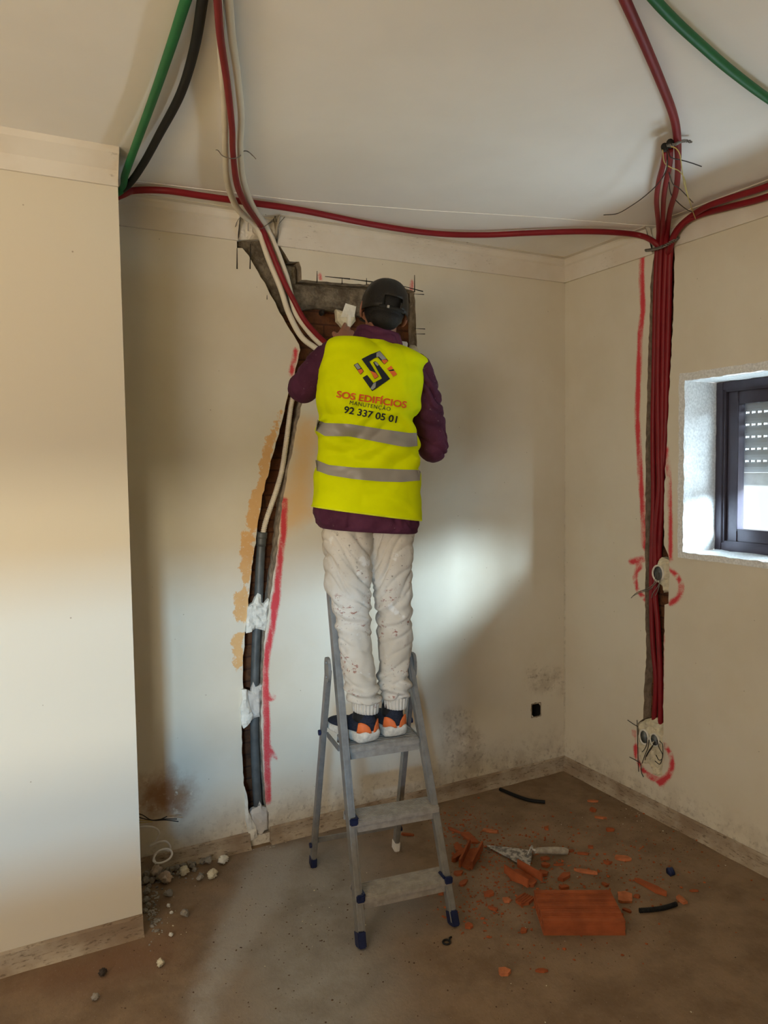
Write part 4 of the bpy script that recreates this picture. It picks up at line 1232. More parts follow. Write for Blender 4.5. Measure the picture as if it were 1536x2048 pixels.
def fold(co, nr):
    lx = (co - BC).dot(bx); z = co.z
    s = -1 if lx < -0.005 else 1
    wob = noise.noise(Vector((co.x * 6, co.y * 6, z * 4))) * 1.5
    # diagonal pulls from the inner knee up to the outer hip, tight pleats at the cuffs
    up = max(0.0, min(1.0, (z - KNZ + .05) / 0.2))
    d1 = -0.011 * (1 - abs(math.sin((z * 30 - s * lx * 44) * 0.8 + wob * 1.6))) ** 3 * (0.3 + 0.7 * up)
    d1 += -0.006 * (1 - abs(math.sin((z * 62 - s * lx * 60) * 0.8 + wob * 2.6))) ** 3
    d1 += 0.0025
    crump = max(0.0, 1 - abs(z - (CUFFZ + 0.055)) / 0.10)
    d2 = math.sin(z * 150 + wob * 4 + lx * 30) * 0.0075 * crump
    kn = max(0.0, 1 - abs(z - KNZ) / 0.09)
    d4 = math.sin(z * 110 + wob * 3 - s * lx * 60) * 0.0065 * kn
    return d1 + d2 + d4 + noise.fractal(co * 22, 1.0, 2.0, 2) * 0.0045


displace(tro, fold)
toman(tro)
# gathered elastic cuffs
for rows, wo in (([(703, 1398, 758, .058), (705, 1405, 757, .056), (705, 1413, 756, .056), (706, 1421, 755, .057), (710, 1422, 751, .052)], woL), ([(763, 1390, 814, .056), (764, 1397, 813, .054), (765, 1405, 812, .054), (766, 1412, 811, .055), (769, 1413, 807, .050)], woR)):
    bm = bmesh.new()
    rings = []
    for q, (xl, py, xr, bd) in enumerate(rows):
        r0 = ell(ab(xl, py, wo), ab(xr, py, wo), bd, 0, 144, 2.1)
        cc_ = sum(r0, Vector()) / len(r0)
        rings.append([cc_ + (p - cc_) * (1 + 0.035 * math.sin(i / 144 * 2 * math.pi * 24 + math.sin(i * .13) * 1.5)) for i, p in enumerate(r0)])
    add_loft(bm, rings, cap=False)
    bmesh.ops.recalc_face_normals(bm, faces=bm.faces)
    toman(bm_obj('elastic_cuff', bm, trs.m, None, True))

# --- shoes
def shoe(label, heel, toe, roll=0.0):
    d = (toe - heel); L = 0.285; d.z = 0; d.normalize(); s = Vector((d.y, -d.x, 0))
    h0 = Vector((heel.x, heel.y, PZ + 0.002))
    root = empty('shoe', h0)
    F = lambda x, y, z: d * x + s * y + bz * z
    prof = lambda t: 0.046 + 0.008 * math.sin(min(1, max(0, (t - 0.25) / 0.75)) * math.pi * 0.75) ** 1.0
    bm = bmesh.new()
    rings = []
    N = 22
    for i in range(N + 1):
        t = i / N
        x = t * L
        w = prof(t) * math.sqrt(max(0.02, 1 - (max(0, (t - 0.72) / 0.28)) ** 2.2)) * math.sqrt(max(0.25, 1 - (max(0, (0.10 - t) / 0.10)) ** 2))
        zb = 0.002 + 0.020 * max(0, (t - 0.75) / 0.25) ** 1.6 + 0.012 * max(0, (0.10 - t) / 0.10) ** 1.3
        zt = 0.050 - 0.014 * min(1, t * 1.4) + 0.006 * max(0, (0.2 - t) / 0.2)
        wb = w * 1.0; wt = w * 1.05
        x2 = x - (0.010 if t < 0.05 else 0)
        ring = [F(x, -wb * 0.8, zb), F(x, -wb * 1.04, zb + .006), F(x2, -wt * 1.06, (zb + zt) / 2), F(x2, -wt, zt - .003), F(x, -wt * .85, zt), F(x, wt * .85, zt), F(x2, wt, zt - .003), F(x2, wt * 1.06, (zb + zt) / 2), F(x, wb * 1.04, zb + .006), F(x, wb * 0.8, zb)]
        rings.append(ring)
    add_loft(bm, rings)
    bmesh.ops.recalc_face_normals(bm, faces=bm.faces)
    sole = bm_obj('sole', bm, simple('pale_foam_sole', (0.62, 0.58, 0.50, 1), 0.8, var=0.15, scale=60) if 'pale_foam_sole' not in bpy.data.materials else bpy.data.materials['pale_foam_sole'], root, True)
    sub = sole.modifiers.new('s', 'SUBSURF'); sub.levels = 1; sub.render_levels = 1
    # dark outsole insert in the arch of the heel
    bm = bmesh.new()
    add_box(bm, F(0.10, 0, 0.004), (0.10, 0.060, 0.009), Matrix((d, s, bz)).transposed(), 0.003)
    bm_obj('outsole', bm, MAT['black_dark'], root)
    # upper
    bm = bmesh.new()
    rings = []
    hts = [(0.0, .112), (0.06, .122), (0.16, .122), (0.28, .108), (0.42, .092), (0.55, .070), (0.7, .060), (0.85, .050), (0.95, .040), (0.99, .030)]
    for i in range(N + 1):
        t = i / N * 0.985 + 0.004
        x = t * L
        w = prof(t) * 0.96 * math.sqrt(max(0.03, 1 - (max(0, (t - 0.70) / 0.30)) ** 2.2)) * math.sqrt(max(0.15, 1 - (max(0, (0.13 - t) / 0.13)) ** 2))
        ht = np.interp(t, [a for a, b in hts], [b for a, b in hts])
        ring = []
        for k in range(13):
            a = math.pi * k / 12
            top = 1.0
            ring.append(F(x, math.cos(a) * w * (1 - 0.25 * math.sin(a) ** 2 * (1 if t < .4 else 0.6)), 0.028 + (ht - 0.028) * math.sin(a) ** 0.75))
        rings.append(ring)
    add_loft(bm, rings)
    bmesh.ops.recalc_face_normals(bm, faces=bm.faces)
    nm = 'navy_mesh_fabric'
    up = bm_obj('upper', bm, bpy.data.materials.get(nm) or simple(nm, (0.018, 0.021, 0.034, 1), 0.9, var=0.3, scale=150, bump=0.3, bscale=300), root, True)
    # ankle collar and tongue
    bm = bmesh.new()
    cc = F(0.054, 0, 0)
    rings = []
    for z, a, b in ((.080, .060, .040), (.098, .052, .036), (.112, .046, .033), (.122, .043, .031), (.126, .041, .030), (.120, .038, .027)):
        rings.append([cc + d * (math.cos(q) * a - (0.004 if z > .1 else 0)) + s * (math.sin(q) * b) + bz * (z + 0.006 * math.cos(q) ** 2) for q in np.linspace(0, 2 * math.pi, 28, endpoint=False)])
    add_loft(bm, rings, cap=False)
    bmesh.ops.recalc_face_normals(bm, faces=bm.faces)
    bm_obj('ankle_collar', bm, bpy.data.materials[nm], root, True)
    bm = bmesh.new()
    add_tube(bm, [F(.056, 0, .085), F(.050, 0, .12), F(.046, 0, .170)], [.043, .041, .038], 24, 4)
    bm_obj('sock', bm, MAT['black_dark'], root, True)
    # orange heel panels
    bm = bmesh.new()
    nmo = 'orange_rubber'
    for sgn in (-1, 1):
        g = []
        for i in range(9):
            u = i / 8
            ang = sgn * (0.10 + 1.25 * u)
            hmax = 0.040 * math.sin(math.pi * min(1, max(0.0, 0.18 + 0.82 * (1 - u) ** 0.8))) ** 0.4 if u < 1 else 0.002
            col_ = []
            for k in range(4):
                z = 0.046 + hmax * k / 3
                rr = 0.0480 - 0.05 * max(0, z - .05)
                x = 0.042 - math.cos(ang) * (0.0445 - 0.10 * max(0, z - 0.055))
                y = math.sin(ang) * (rr + 0.001)
                col_.append(bm.verts.new(F(x, y, z)))
            g.append(col_)
        for i in range(8):
            for k in range(3): bm.faces.new((g[i][k], g[i + 1][k], g[i + 1][k + 1], g[i][k + 1]))
    bmesh.ops.recalc_face_normals(bm, faces=bm.faces)
    hpnl = bm_obj('heel_panel', bm, bpy.data.materials.get(nmo) or simple(nmo, (0.72, 0.16, 0.04, 1), 0.5, var=0.1), root, True)
    so = hpnl.modifiers.new('s', 'SOLIDIFY'); so.thickness = 0.005; so.offset = 0
    root.parent = man; root.location = h0 + MO
    return root



shoe('left', heelL, toeL)
shoe('right', heelR, heelR + Vector((0.02, 0.25, 0)))

# --- jacket: torso, sleeves and collar fused into one cloth
VR = [(625, 1012, 836, 1039, .150, 0), (627, 990, 836, 1008, .146, 0), (628.5, 962, 837, 970, .140, 0), (635, 932, 838, 938, .134, 0), (636, 900, 834, 908, .132, 0), (636, 866, 831, 884, .132, 0),
      (637, 832, 828, 858, .134, 0), (633, 800, 834, 832, .138, 0), (635, 778, 841, 806, .140, .003), (640, 750, 846, 778, .140, .006), (643, 732, 846, 756, .138, .010), (646, 714, 842, 740, .132, .016),
      (649, 700, 851, 724, .120, .024), (652, 688, 836, 712, .108, .032), (657, 681, 812, 701, .094, .040), (668, 677, 790, 691, .080, .046)]


def bodyring(r, shrink=0.0, n=96):
    xl, yl, xr, yr, bd, off = r
    return ell(ab(xl + shrink, yl, off), ab(xr - shrink, yr, off), bd - shrink / 460, 0, n, 2.35)


bm = bmesh.new()
JR = [(641, 1056, 830, 1066, .134, 0), (634, 1048, 835, 1056, .142, 0), (627, 1026, 836, 1044, .142, 0), (628, 1000, 834, 1020, .138, 0)]
add_loft(bm, [bodyring(r, 0, 64) for r in JR] + [bodyring(r, 14, 64) for r in VR[2:]])
# collar
add_loft(bm, [ell(ab(703, 680, .045), ab(806, 698, .045), .078, 0, 40, 2.2), ell(ab(710, 662, .050), ab(803, 685, .050), .076, 0, 40, 2.2), ell(ab(717, 650, .054), ab(800, 673, .054), .072, 0, 40, 2.2)])
# sleeves
shL = ab(672, 712, .02); elL = ab(607, 775, .13); wrL = ab(683, 690, .245)
shR = ab(828, 742, .02); elR = ab(866, 893, .07); wrR = ab(795, 742, .27)
slv = lambda path, rad: add_tube(bm, path, rad, 24, 8)
slv([shL + bx * .05 + by * .03 - bz * .01, shL + by * .025, shL.lerp(elL, .5) + Vector((0, 0, .008)), elL + (elL - shL) * .06], [.055, .068, .070, .060])
slv([elL + bx * .01, elL.lerp(wrL, .3) + Vector((-.015, 0, -.01)), elL.lerp(wrL, .7), wrL], [.062, .058, .050, .042])
add_ellipsoid(bm, elL, (.064, .064, .064))
slv([shR - bx * .05, shR, shR.lerp(elR, .35) + bx * .012, elR], [.066, .074, .072, .064])
slv([elR, elR.lerp(wrR, .3), elR.lerp(wrR, .7), wrR], [.062, .058, .050, .042])
add_ellipsoid(bm, elR, (.066, .066, .066))
jm = NT('purple_cotton', 0.85)
P = jm.coord()
c = jm.mix(jm.ramp(jm.noise(6, 4, 0.6, P), 0.3, 0.7), (0.060, 0.012, 0.036, 1), (0.105, 0.026, 0.065, 1))
c = jm.mix(jm.math('MULTIPLY', jm.ramp(jm.noise(70, 5, 0.75, P), 0.64, 0.70), 0.7), c, (0.35, 0.26, 0.26, 1))
jm.color(c); jm.bump(jm.noise(90, 3, 0.6, P), 0.3, 0.003)
jk = remeshed('purple_jacket', bm, 0.006, jm.m, None, 4)


def jfold(co, nr):
    w = noise.noise(co * 9) * 2.5
    r = (co - BC).dot(bx)
    a = -0.007 * (1 - abs(math.sin(co.z * 34 + w * 1.2 + r * 22))) ** 3
    if r > 0.17: a += -0.012 * (1 - abs(math.sin((co.z * 1.0 + r * 0.8) * 48 + w * 1.3))) ** 3
    if co.z < ab(730, 1035).z and abs(nr.z) < .4: a += math.sin(r * 90 + w * 2) * 0.0030
    if nr.z < -.5 and abs(r) < .25: return 0.0
    return a + noise.fractal(co * 24, 1.0, 2.0, 3) * 0.0035


displace(jk, jfold)
toman(jk)

# --- safety vest: a closed tube of cloth from hem to shoulder, folds worked in
VROWS = 110
zrows = []


def vest_point(i, j, n=144, out=0.0):
    """i runs 0..VROWS up the vest, j round it"""
    t = i / VROWS * (len(VR) - 1)
    k = min(int(t), len(VR) - 2); f = t - k

    def cr(idx):
        p = [VR[max(0, min(len(VR) - 1, k + q))][idx] for q in (-1, 0, 1, 2)]
        return 0.5 * ((2 * p[1]) + (p[2] - p[0]) * f + (2 * p[0] - 5 * p[1] + 4 * p[2] - p[3]) * f * f + (3 * p[1] - p[0] - 3 * p[2] + p[3]) * f ** 3)
    xl, yl, xr, yr, bd, off = [cr(q) for q in range(6)]
    a = ab(xl, yl, off); b = ab(xr, yr, off)
    c_ = (a + b) / 2; h = (b - a) / 2
    th = 2 * math.pi * j / n
    p = 2.35
    ct, st = math.cos(th), math.sin(th)
    cx = math.copysign(abs(ct) ** (2 / p), ct); sy = math.copysign(abs(st) ** (2 / p), st)
    co = c_ + h * cx + by * (bd * sy)
    nr = (h.normalized() * ct + by * st).normalized()
    lx = (co - BC).dot(bx); z = co.z
    v = i / VROWS
    w = noise.noise(Vector((lx * 5, z * 5, 2.0)))
    d = noise.fractal(Vector((lx * 6, co.y * 6, z * 7)), 1.0, 2.0, 3) * 0.013
    mid = math.exp(-((v - 0.36) / 0.22) ** 2)
    d += math.sin((z * 38 + lx * 22) + w * 5) * 0.0095 * mid
    d += math.sin((z * 70 - lx * 30) + w * 6) * 0.0040 * mid
    # the blouse above the reflective bands on the right, a long drape near the hem
    d += 0.014 * math.exp(-((lx - 0.17) / 0.05) ** 2 - ((z - ab(800, 915).z) / 0.02) ** 2)
    d -= 0.012 * math.exp(-((lx - 0.19) / 0.05) ** 2 - ((z - ab(800, 938).z) / 0.012) ** 2)
    hz = ab(720, 985).z
    arc = z - (hz + 0.02 - 1.6 * max(0, lx + 0.05) ** 2 * 1.5)
    d += (0.007 * math.exp(-(arc / 0.012) ** 2) - 0.006 * math.exp(-((arc + 0.022) / 0.012) ** 2)) * max(0, 1 - abs(lx - 0.04) / 0.14)
    up = max(0, (v - 0.6) / 0.4)
    rid = lambda q: (1 - abs(math.sin(q))) ** 4
    d -= 0.009 * rid(z * 17 + lx * 14 + w * 2.4) * mid + 0.006 * rid(z * 30 - lx * 17 + w * 3) * mid
    d -= 0.0045 * rid(lx * 19 + w * 3 + z * 5) * (0.4 + up)
    d += math.sin(lx * 46 + w * 5 + z * 12) * 0.0060 * up * (1 if lx > 0 else 0.5)
    d *= 1 if st < 0.3 else 0.3
    if i == 0: d *= 0.6
    return co + nr * (d + out)


NV = 144
vv = [vest_point(i, j) for i in range(VROWS + 1) for j in range(NV)]
vf = []
for i in range(VROWS):
    for j in range(NV):
        # open arm holes low at the sides towards the front
        vf.append((i * NV + j, i * NV + (j + 1) % NV, (i + 1) * NV + (j + 1) % NV, (i + 1) * NV + j))
vm = NT('fluorescent_yellow_cloth', 0.75)
vm.color(vm.mix(vm.ramp(vm.noise(5, 3, 0.5), 0.3, 0.7), (0.68, 0.78, 0.0, 1), (0.74, 0.85, 0.0, 1)))
vm.b.inputs['Specular IOR Level'].default_value = 0.08
vm.bump(vm.noise(220, 2, 0.5), 0.15, 0.002)
vest = mesh_obj('safety_vest', vv, vf, vm.m, None, smooth=True)
tree = BVHTree.FromObject(vest, bpy.context.evaluated_depsgraph_get())
so = vest.modifiers.new('s', 'SOLIDIFY'); so.thickness = 0.003; so.offset = 1


def onvest(px, py, lift=0.004):
    d = ray(px, py).normalized()
    h = tree.ray_cast(CAM, d)
    if h[0] is None:
        return ab(px, py, -0.13)
    u = max(-.97, min(.97, (h[0] - BC).dot(bx) / 0.235))
    return h[0] + (bx * u - by * math.sqrt(1 - u * u)) * lift


# reflective bands wrapping the body, seam lines above and below
bandm = NT('grey_reflective_tape', 0.42, 0.0, 0.5)
bandm.color(bandm.mix(bandm.ramp(bandm.noise(6, 2, 0.5), 0.3, 0.7), (0.27, 0.25, 0.22, 1), (0.33, 0.31, 0.28, 1)))


def band(rows_top, rows_bot):
    """rows as (px, py) curves traced on the back; continue level round the front"""
    verts = []; faces = []
    xs = np.linspace(0, 1, 40)
    g = []
    tx = [p[0] for p in rows_top]; ty = [p[1] for p in rows_top]; bxx = [p[0] for p in rows_bot]; byy = [p[1] for p in rows_bot]
    for u in xs:
        x0 = np.interp(u, [0, 1], [tx[0], tx[-1]]); y0 = np.interp(x0, tx, ty)
        x1 = np.interp(u, [0, 1], [bxx[0], bxx[-1]]); y1 = np.interp(x1, bxx, byy)
        colv = []
        for k in range(7):
            f = k / 6
            colv.append(onvest(x0 + (x1 - x0) * f, y0 + (y1 - y0) * f, 0.0080))
        g.append(colv)
    for colv in g: verts += colv
    for i in range(len(g) - 1):
        for k in range(6):
            faces.append((i * 7 + k, i * 7 + k + 1, (i + 1) * 7 + k + 1, (i + 1) * 7 + k))
    # round the front of the vest
    s = len(verts); m = 24
    fz = [g[0][0], g[0][-1]]; ez = [g[-1][0], g[-1][-1]]
    for q in range(m + 1):
        a = math.pi * q / m
        for k in range(2):
            A, Bq = fz[k], ez[k]
            c_ = (A + Bq) / 2; h = (Bq - A) / 2
            verts.append(c_ - h * math.cos(a) * 1.005 + by * (0.155 * math.sin(a) ** 0.8))
    for q in range(m):
        faces.append((s + q * 2, s + q * 2 + 1, s + q * 2 + 3, s + q * 2 + 2))
    o = mesh_obj('reflective_band', verts, faces, bandm.m, None, smooth=True)
    return o


b1 = band([(636.5, 839), (652, 846), (700, 848), (760, 858), (800, 864), (815, 866), (830, 866)], [(636.5, 862), (652, 872), (700, 873), (760, 885), (800, 893), (815, 894), (831, 892)])
b2 = band([(636, 920), (660, 930), (708, 935), (760, 937), (800, 939), (838, 940)], [(639, 942), (660, 950), (708, 958), (760, 963), (800, 964), (836, 961)])
# printed lettering and emblem
tcol = {'red': simple('red_print', (0.70, 0.10, 0.02, 1), 0.7, var=0.03), 'navy': simple('navy_print', (0.012, 0.016, 0.026, 1), 0.6, var=0.1), 'grey': simple('silver_print', (0.30, 0.32, 0.32, 1), 0.5, var=0.1), 'orange': simple('orange_print', (0.72, 0.16, 0.03, 1), 0.6, var=0.05)}


def print_text(txt, name, x0, y0, x1, y1, hpx, col, bold=0.0, spacing=1.0):
    """lettering printed along the line (x0,y0)-(x1,y1): baseline in the frame of the vest's back"""
    cu = bpy.data.curves.new(name, 'FONT'); cu.body = txt; cu.size = 1.0; cu.offset = bold; cu.space_character = spacing
    cu.resolution_u = 4
    o = bpy.data.objects.new(name, cu); COL.objects.link(o)
    me = bpy.data.meshes.new_from_object(o.evaluated_get(bpy.context.evaluated_depsgraph_get()))
    bpy.data.objects.remove(o)
    bm = bmesh.new(); bm.from_mesh(me); bpy.data.meshes.remove(me)
    bmesh.ops.triangulate(bm, faces=bm.faces)
    for _ in range(3):
        bmesh.ops.subdivide_edges(bm, edges=[e for e in bm.edges if e.calc_length() > 0.07], cuts=1)
        bmesh.ops.triangulate(bm, faces=bm.faces)
    xs = [v.co.x for v in bm.verts]; w0, w1 = min(xs), max(xs)
    L = math.hypot(x1 - x0, y1 - y0); ax_, ay_ = (x1 - x0) / L, (y1 - y0) / L
    cap = 0.70
    for v in bm.verts:
        u = (v.co.x - w0) / (w1 - w0) * L; h = v.co.y / cap * hpx
        px = x0 + ax_ * u + ay_ * h; py = y0 + ay_ * u - ax_ * h
        v.co = onvest(px, py, 0.0090)
    o = bm_obj(name, bm, tcol[col])
    return o


prints = [print_text('SOS EDIFÍCIOS', 'lettering', 674.5, 794.5, 809, 816.5, 13.0, 'red', 0.024, 1.0),
          print_text('MANUTENÇÃO', 'lettering', 700, 809, 778, 822.5, 7.8, 'navy', 0.0, 1.15),
          print_text('92 337 05 01', 'lettering', 688.5, 825.5, 790, 846, 13.5, 'navy', 0.020, 1.0)]


def emblem(polys, col):
    out = []
    for poly, lift in polys:
        bm = bmesh.new()
        pts = [Vector((660 + x / 6.982, 680 + y / 6.982)) for x, y in poly]
        n = len(pts)
        xs = [p.x for p in pts]; ys = [p.y for p in pts]
        gx, gy = np.meshgrid(np.arange(min(xs), max(xs), 2.0), np.arange(min(ys), max(ys), 2.0)); gx = gx.ravel(); gy = gy.ravel()
        tp = [tuple(p) for p in pts]
        kp = pip(gx, gy, tp) & (dist_poly(gx, gy, tp, True) > 0.5)
        dense = []
        for i in range(n):
            a, b = pts[i], pts[(i + 1) % n]; kk = max(1, int((b - a).length / 3))
            dense += [a.lerp(b, q / kk) for q in range(kk)]
        m = len(dense)
        rr = geometry.delaunay_2d_cdt(dense + [Vector((a, b)) for a, b in zip(gx[kp], gy[kp])], [(i, (i + 1) % m) for i in range(m)], [], 0, 1e-6)
        vs = [bm.verts.new(onvest(p[0], p[1], lift + 0.003)) for p in rr[0]]
        bxx = np.array([np.mean([rr[0][i][0] for i in f]) for f in rr[2]]); byy = np.array([np.mean([rr[0][i][1] for i in f]) for f in rr[2]])
        ok = pip(bxx, byy, tp)
        for f, k in zip(rr[2], ok):
            if k: bm.faces.new([vs[i] for i in f])
        out.append(bm_obj('emblem', bm, tcol[col]))
    return out


prints += (emblem([([(745, 345), (800, 292), (685, 155), (560, 205), (440, 270), (560, 440), (618, 550), (670, 515), (545, 305), (600, 265), (655, 240)], .0050),
                      ([(595, 315), (620, 300), (645, 310), (825, 545), (715, 625), (585, 718), (455, 530), (515, 490), (600, 605), (715, 540)], .0050),
                      ([(335, 352), (388, 322), (470, 440), (425, 488)], .0050)], 'navy'))
prints += (emblem([([(640, 185), (682, 160), (775, 268), (718, 282), (672, 236), (640, 242)], .0056), ([(600, 612), (635, 590), (628, 665), (590, 700), (560, 680)], .0056), ([(345, 354), (385, 330), (432, 398), (388, 415)], .0056), ([(610, 312), (640, 312), (672, 352), (655, 368), (630, 345)], .0056)], 'grey'))
prints += (emblem([([(745, 340), (795, 300), (770, 276), (706, 286)], .0060), ([(618, 543), (664, 514), (630, 462), (555, 432)], .0060), ([(425, 482), (464, 440), (440, 408), (386, 424)], .0060), ([(780, 405), (838, 362), (868, 408), (800, 428)], .0060), ([(812, 440), (885, 434), (918, 482), (866, 518)], .0060)], 'orange'))
prints += (emblem([([(800, 430), (868, 410), (884, 432), (814, 440)], .0060)], 'navy'))
# pale piping along the hem
hempts = [vest_point(0, j, NV, 0.003) for j in list(range(0, NV, 2)) + [0]]
hem = tube('hem_binding', hempts, 0.0035, simple('yellow_binding', (0.74, 0.84, 0.02, 1), 0.7), None, 6, 1, smoothpath=False, cap=False)
toman(vest)
for o in [b1, b2, hem] + prints:
    o.parent = vest
    for v in o.data.vertices: v.co += MO

# --- body: head, neck, hands as one continuous figure
HC = ab(769, 612, .045)                      # centre of the skull
roll = math.radians(11)
hx = bx * math.cos(roll) - bz * math.sin(roll)
hz_ = bz * math.cos(roll) + bx * math.sin(roll)
pit = math.radians(-4)
hy = by * math.cos(pit) + hz_ * math.sin(pit); hz_ = hz_ * math.cos(pit) - by * math.sin(pit)
HR = Matrix((hx, hy, hz_)).transposed()
hp3 = lambda x, y, z: HC + hx * x + hy * y + hz_ * z
bm = bmesh.new()
add_ellipsoid(bm, HC, (.078, .096, .100), HR, 4)                       # skull
add_ellipsoid(bm, hp3(0, .035, -.062), (.058, .062, .070), HR, 3)       # jaw
add_ellipsoid(bm, hp3(0, .092, -.045), (.013, .022, .022), HR, 2)       # nose
add_ellipsoid(bm, hp3(0, .080, -.080), (.024, .016, .008), HR, 2)       # mouth
add_ellipsoid(bm, hp3(0, .082, -.103), (.022, .018, .016), HR, 2)       # chin
for s in (-1, 1):
    add_ellipsoid(bm, hp3(s * .060, .048, -.040), (.016, .024, .018), HR, 2)   # cheek
    e = HR @ Matrix.Rotation(s * 0.35, 3, 'Z')
    add_ellipsoid(bm, hp3(s * .090, -.004, -.030), (.007, .020, .034), e, 3)   # ear
    add_ellipsoid(bm, hp3(s * .086, .002, -.056), (.007, .010, .012), e, 2)    # lobe
nb = ab(757, 690, .05)
add_tube(bm, [HC - hz_ * .06 - hy * .01, (HC + nb) / 2 - bz * .03, nb, nb - bz * .06], [.056, .056, .060, .07], 24, 8)
# chest, pelvis and limbs inside the clothes
add_ellipsoid(bm, ab(745, 760, .03), (.15, .09, .16), Matrix((bx, by, bz)).transposed(), 3)
add_ellipsoid(bm, ab(735, 880, .0), (.13, .085, .20), Matrix((bx, by, bz)).transposed(), 3)
add_ellipsoid(bm, ab(735, 1010, .0), (.15, .085, .13), Matrix((bx, by, bz)).transposed(), 3)
add_tube(bm, [ab(700, 1050), ab(706, 1220), ab(722, 1330), heelL + (toeL - heelL).normalized() * .046 + bz * .16, heelL + (toeL - heelL).normalized() * .060 + bz * .06], [.07, .052, .046, .030, .028], 20, 8)
add_tube(bm, [ab(782, 1050), ab(786, 1220), ab(788, 1330), heelR + Vector((.003, .046, .16)), heelR + Vector((.005, .060, .06))], [.07, .052, .046, .030, .028], 20, 8)
for sh_, el_, wr_ in ((shL, elL, wrL), (shR, elR, wrR)):
    add_tube(bm, [sh_ - (sh_ - nb) * .3, sh_, el_], [.05, .048, .040], 18, 8)
    add_tube(bm, [el_, wr_, wr_ + (wr_ - el_).normalized() * .03], [.040, .029, .027], 18, 8)


def hand(wrist, fwd, palm_n, side, curl):
    """palm and five unequal bent fingers; fwd: towards the knuckles, palm_n: out of the palm"""
    f = fwd.normalized(); n = (palm_n - f * palm_n.dot(f)).normalized(); s = f.cross(n) * side
    Rm = Matrix((s, f, n)).transposed()
    add_ellipsoid(bm, wrist + f * .048, (.040, .050, .015), Rm, 3)
    add_ellipsoid(bm, wrist + f * .030 + s * .022 + n * .006, (.018, .032, .014), Rm, 2)
    for k, (o_, L) in enumerate(((.030, .072), (.010, .080), (-.011, .075), (-.030, .060))):
        r0 = wrist + f * .080 + s * o_
        a = curl[k]
        p = [r0 - f * .02, r0]
        d = f.copy(); seg = (.45, .31, .24)
        ang = 0
        for q in range(3):
            ang += a * (0.8, 1.0, 0.7)[q]
            dd = f * math.cos(ang) + n * math.sin(ang) + s * (o_ * 1.5)
            p.append(p[-1] + dd.normalized() * (L * seg[q]))
        add_tube(bm, p, [.0095, .0095, .0088, .0080, .0068], 12, 4)
        add_ellipsoid(bm, p[-1], (.0068, .0068, .0068), None, 2)
    t0 = wrist + f * .025 + s * .030 + n * .004
    p = [t0 - s * .012, t0, t0 + (f * .7 + s * .55 + n * .4).normalized() * .036, t0 + (f * .7 + s * .55 + n * .4).normalized() * .036 + (f * .8 + n * .7 - s * .15).normalized() * .030]
    add_tube(bm, p, [.013, .0125, .0105, .0085], 12, 4)
    add_ellipsoid(bm, p[-1], (.0085, .0085, .0085), None, 2)


hand(wrL, (ab(701, 660, .30) - wrL), Vector((0.25, 1, -.1)), 1, (.25, .35, .45, .6))
hand(wrR, (ab(790, 700, .34) - wrR), Vector((-.3, 1, 0)), -1, (.5, .6, .65, .7))
body = remeshed('body', bm, 0.0042, MAT['skin'], None, 3)
toman(body)
eyeM = simple('eye_white', (0.75, 0.72, 0.68, 1), 0.2); irisM = simple('brown_iris', (0.05, 0.02, 0.01, 1), 0.15)
for s in (-1, 1):
    bm = bmesh.new(); add_ellipsoid(bm, hp3(s * .031, .083, -.012), (.012, .010, .010), HR, 2); toman(bm_obj('eye', bm, eyeM, None, True))
    bm = bmesh.new(); add_ellipsoid(bm, hp3(s * .031, .0915, -.012), (.0055, .003, .0055), HR, 2); toman(bm_obj('iris', bm, irisM, None, True))
# hair
bm = bmesh.new()
add_ellipsoid(bm, hp3(0, -.012, -.004), (.083, .094, .100), HR, 4)
add_ellipsoid(bm, hp3(0, -.046, -.058), (.062, .050, .052), HR, 3)
bmesh.ops.bisect_plane(bm, geom=bm.verts[:] + bm.edges[:] + bm.faces[:], plane_co=hp3(0, .058, 0), plane_no=hy, clear_outer=True)
hair = bm_obj('hair', bm, MAT['hair'], None, True)
toman(hair)
# cap: crown shell with panel seams, rear opening strap, peak to the front
capm = simple('dark_brown_cap_cloth', (0.008, 0.006, 0.004, 1), 0.5, var=0.5, scale=12, bump=0.3, bscale=120, spec=0.4)
bm = bmesh.new()
rows = []
NC = 60
for i in range(15):
    ph = i / 14 * math.pi / 2
    zz2 = -0.022 + 0.118 * math.sin(ph) ** 0.92
    k = math.cos(ph) ** 0.62 if i < 14 else 0.03
    row = []
    for j in range(NC):
        a = 2 * math.pi * j / NC
        seam = 1 - 0.012 * max(0, math.cos(a * 6 + math.pi)) ** 20
        cr = 1 + 0.02 * noise.noise(Vector((math.cos(a) * 3, math.sin(a) * 3, zz2 * 30)))
        low = -0.020 * (1 - math.sin(ph)) * (1 if math.sin(a) < 0 else 0.2)
        row.append(hp3(.094 * k * math.cos(a) * seam * cr, -.010 + .108 * k * math.sin(a) * seam * cr, zz2 + low))
    rows.append(row)
add_loft(bm, rows, cap=True)
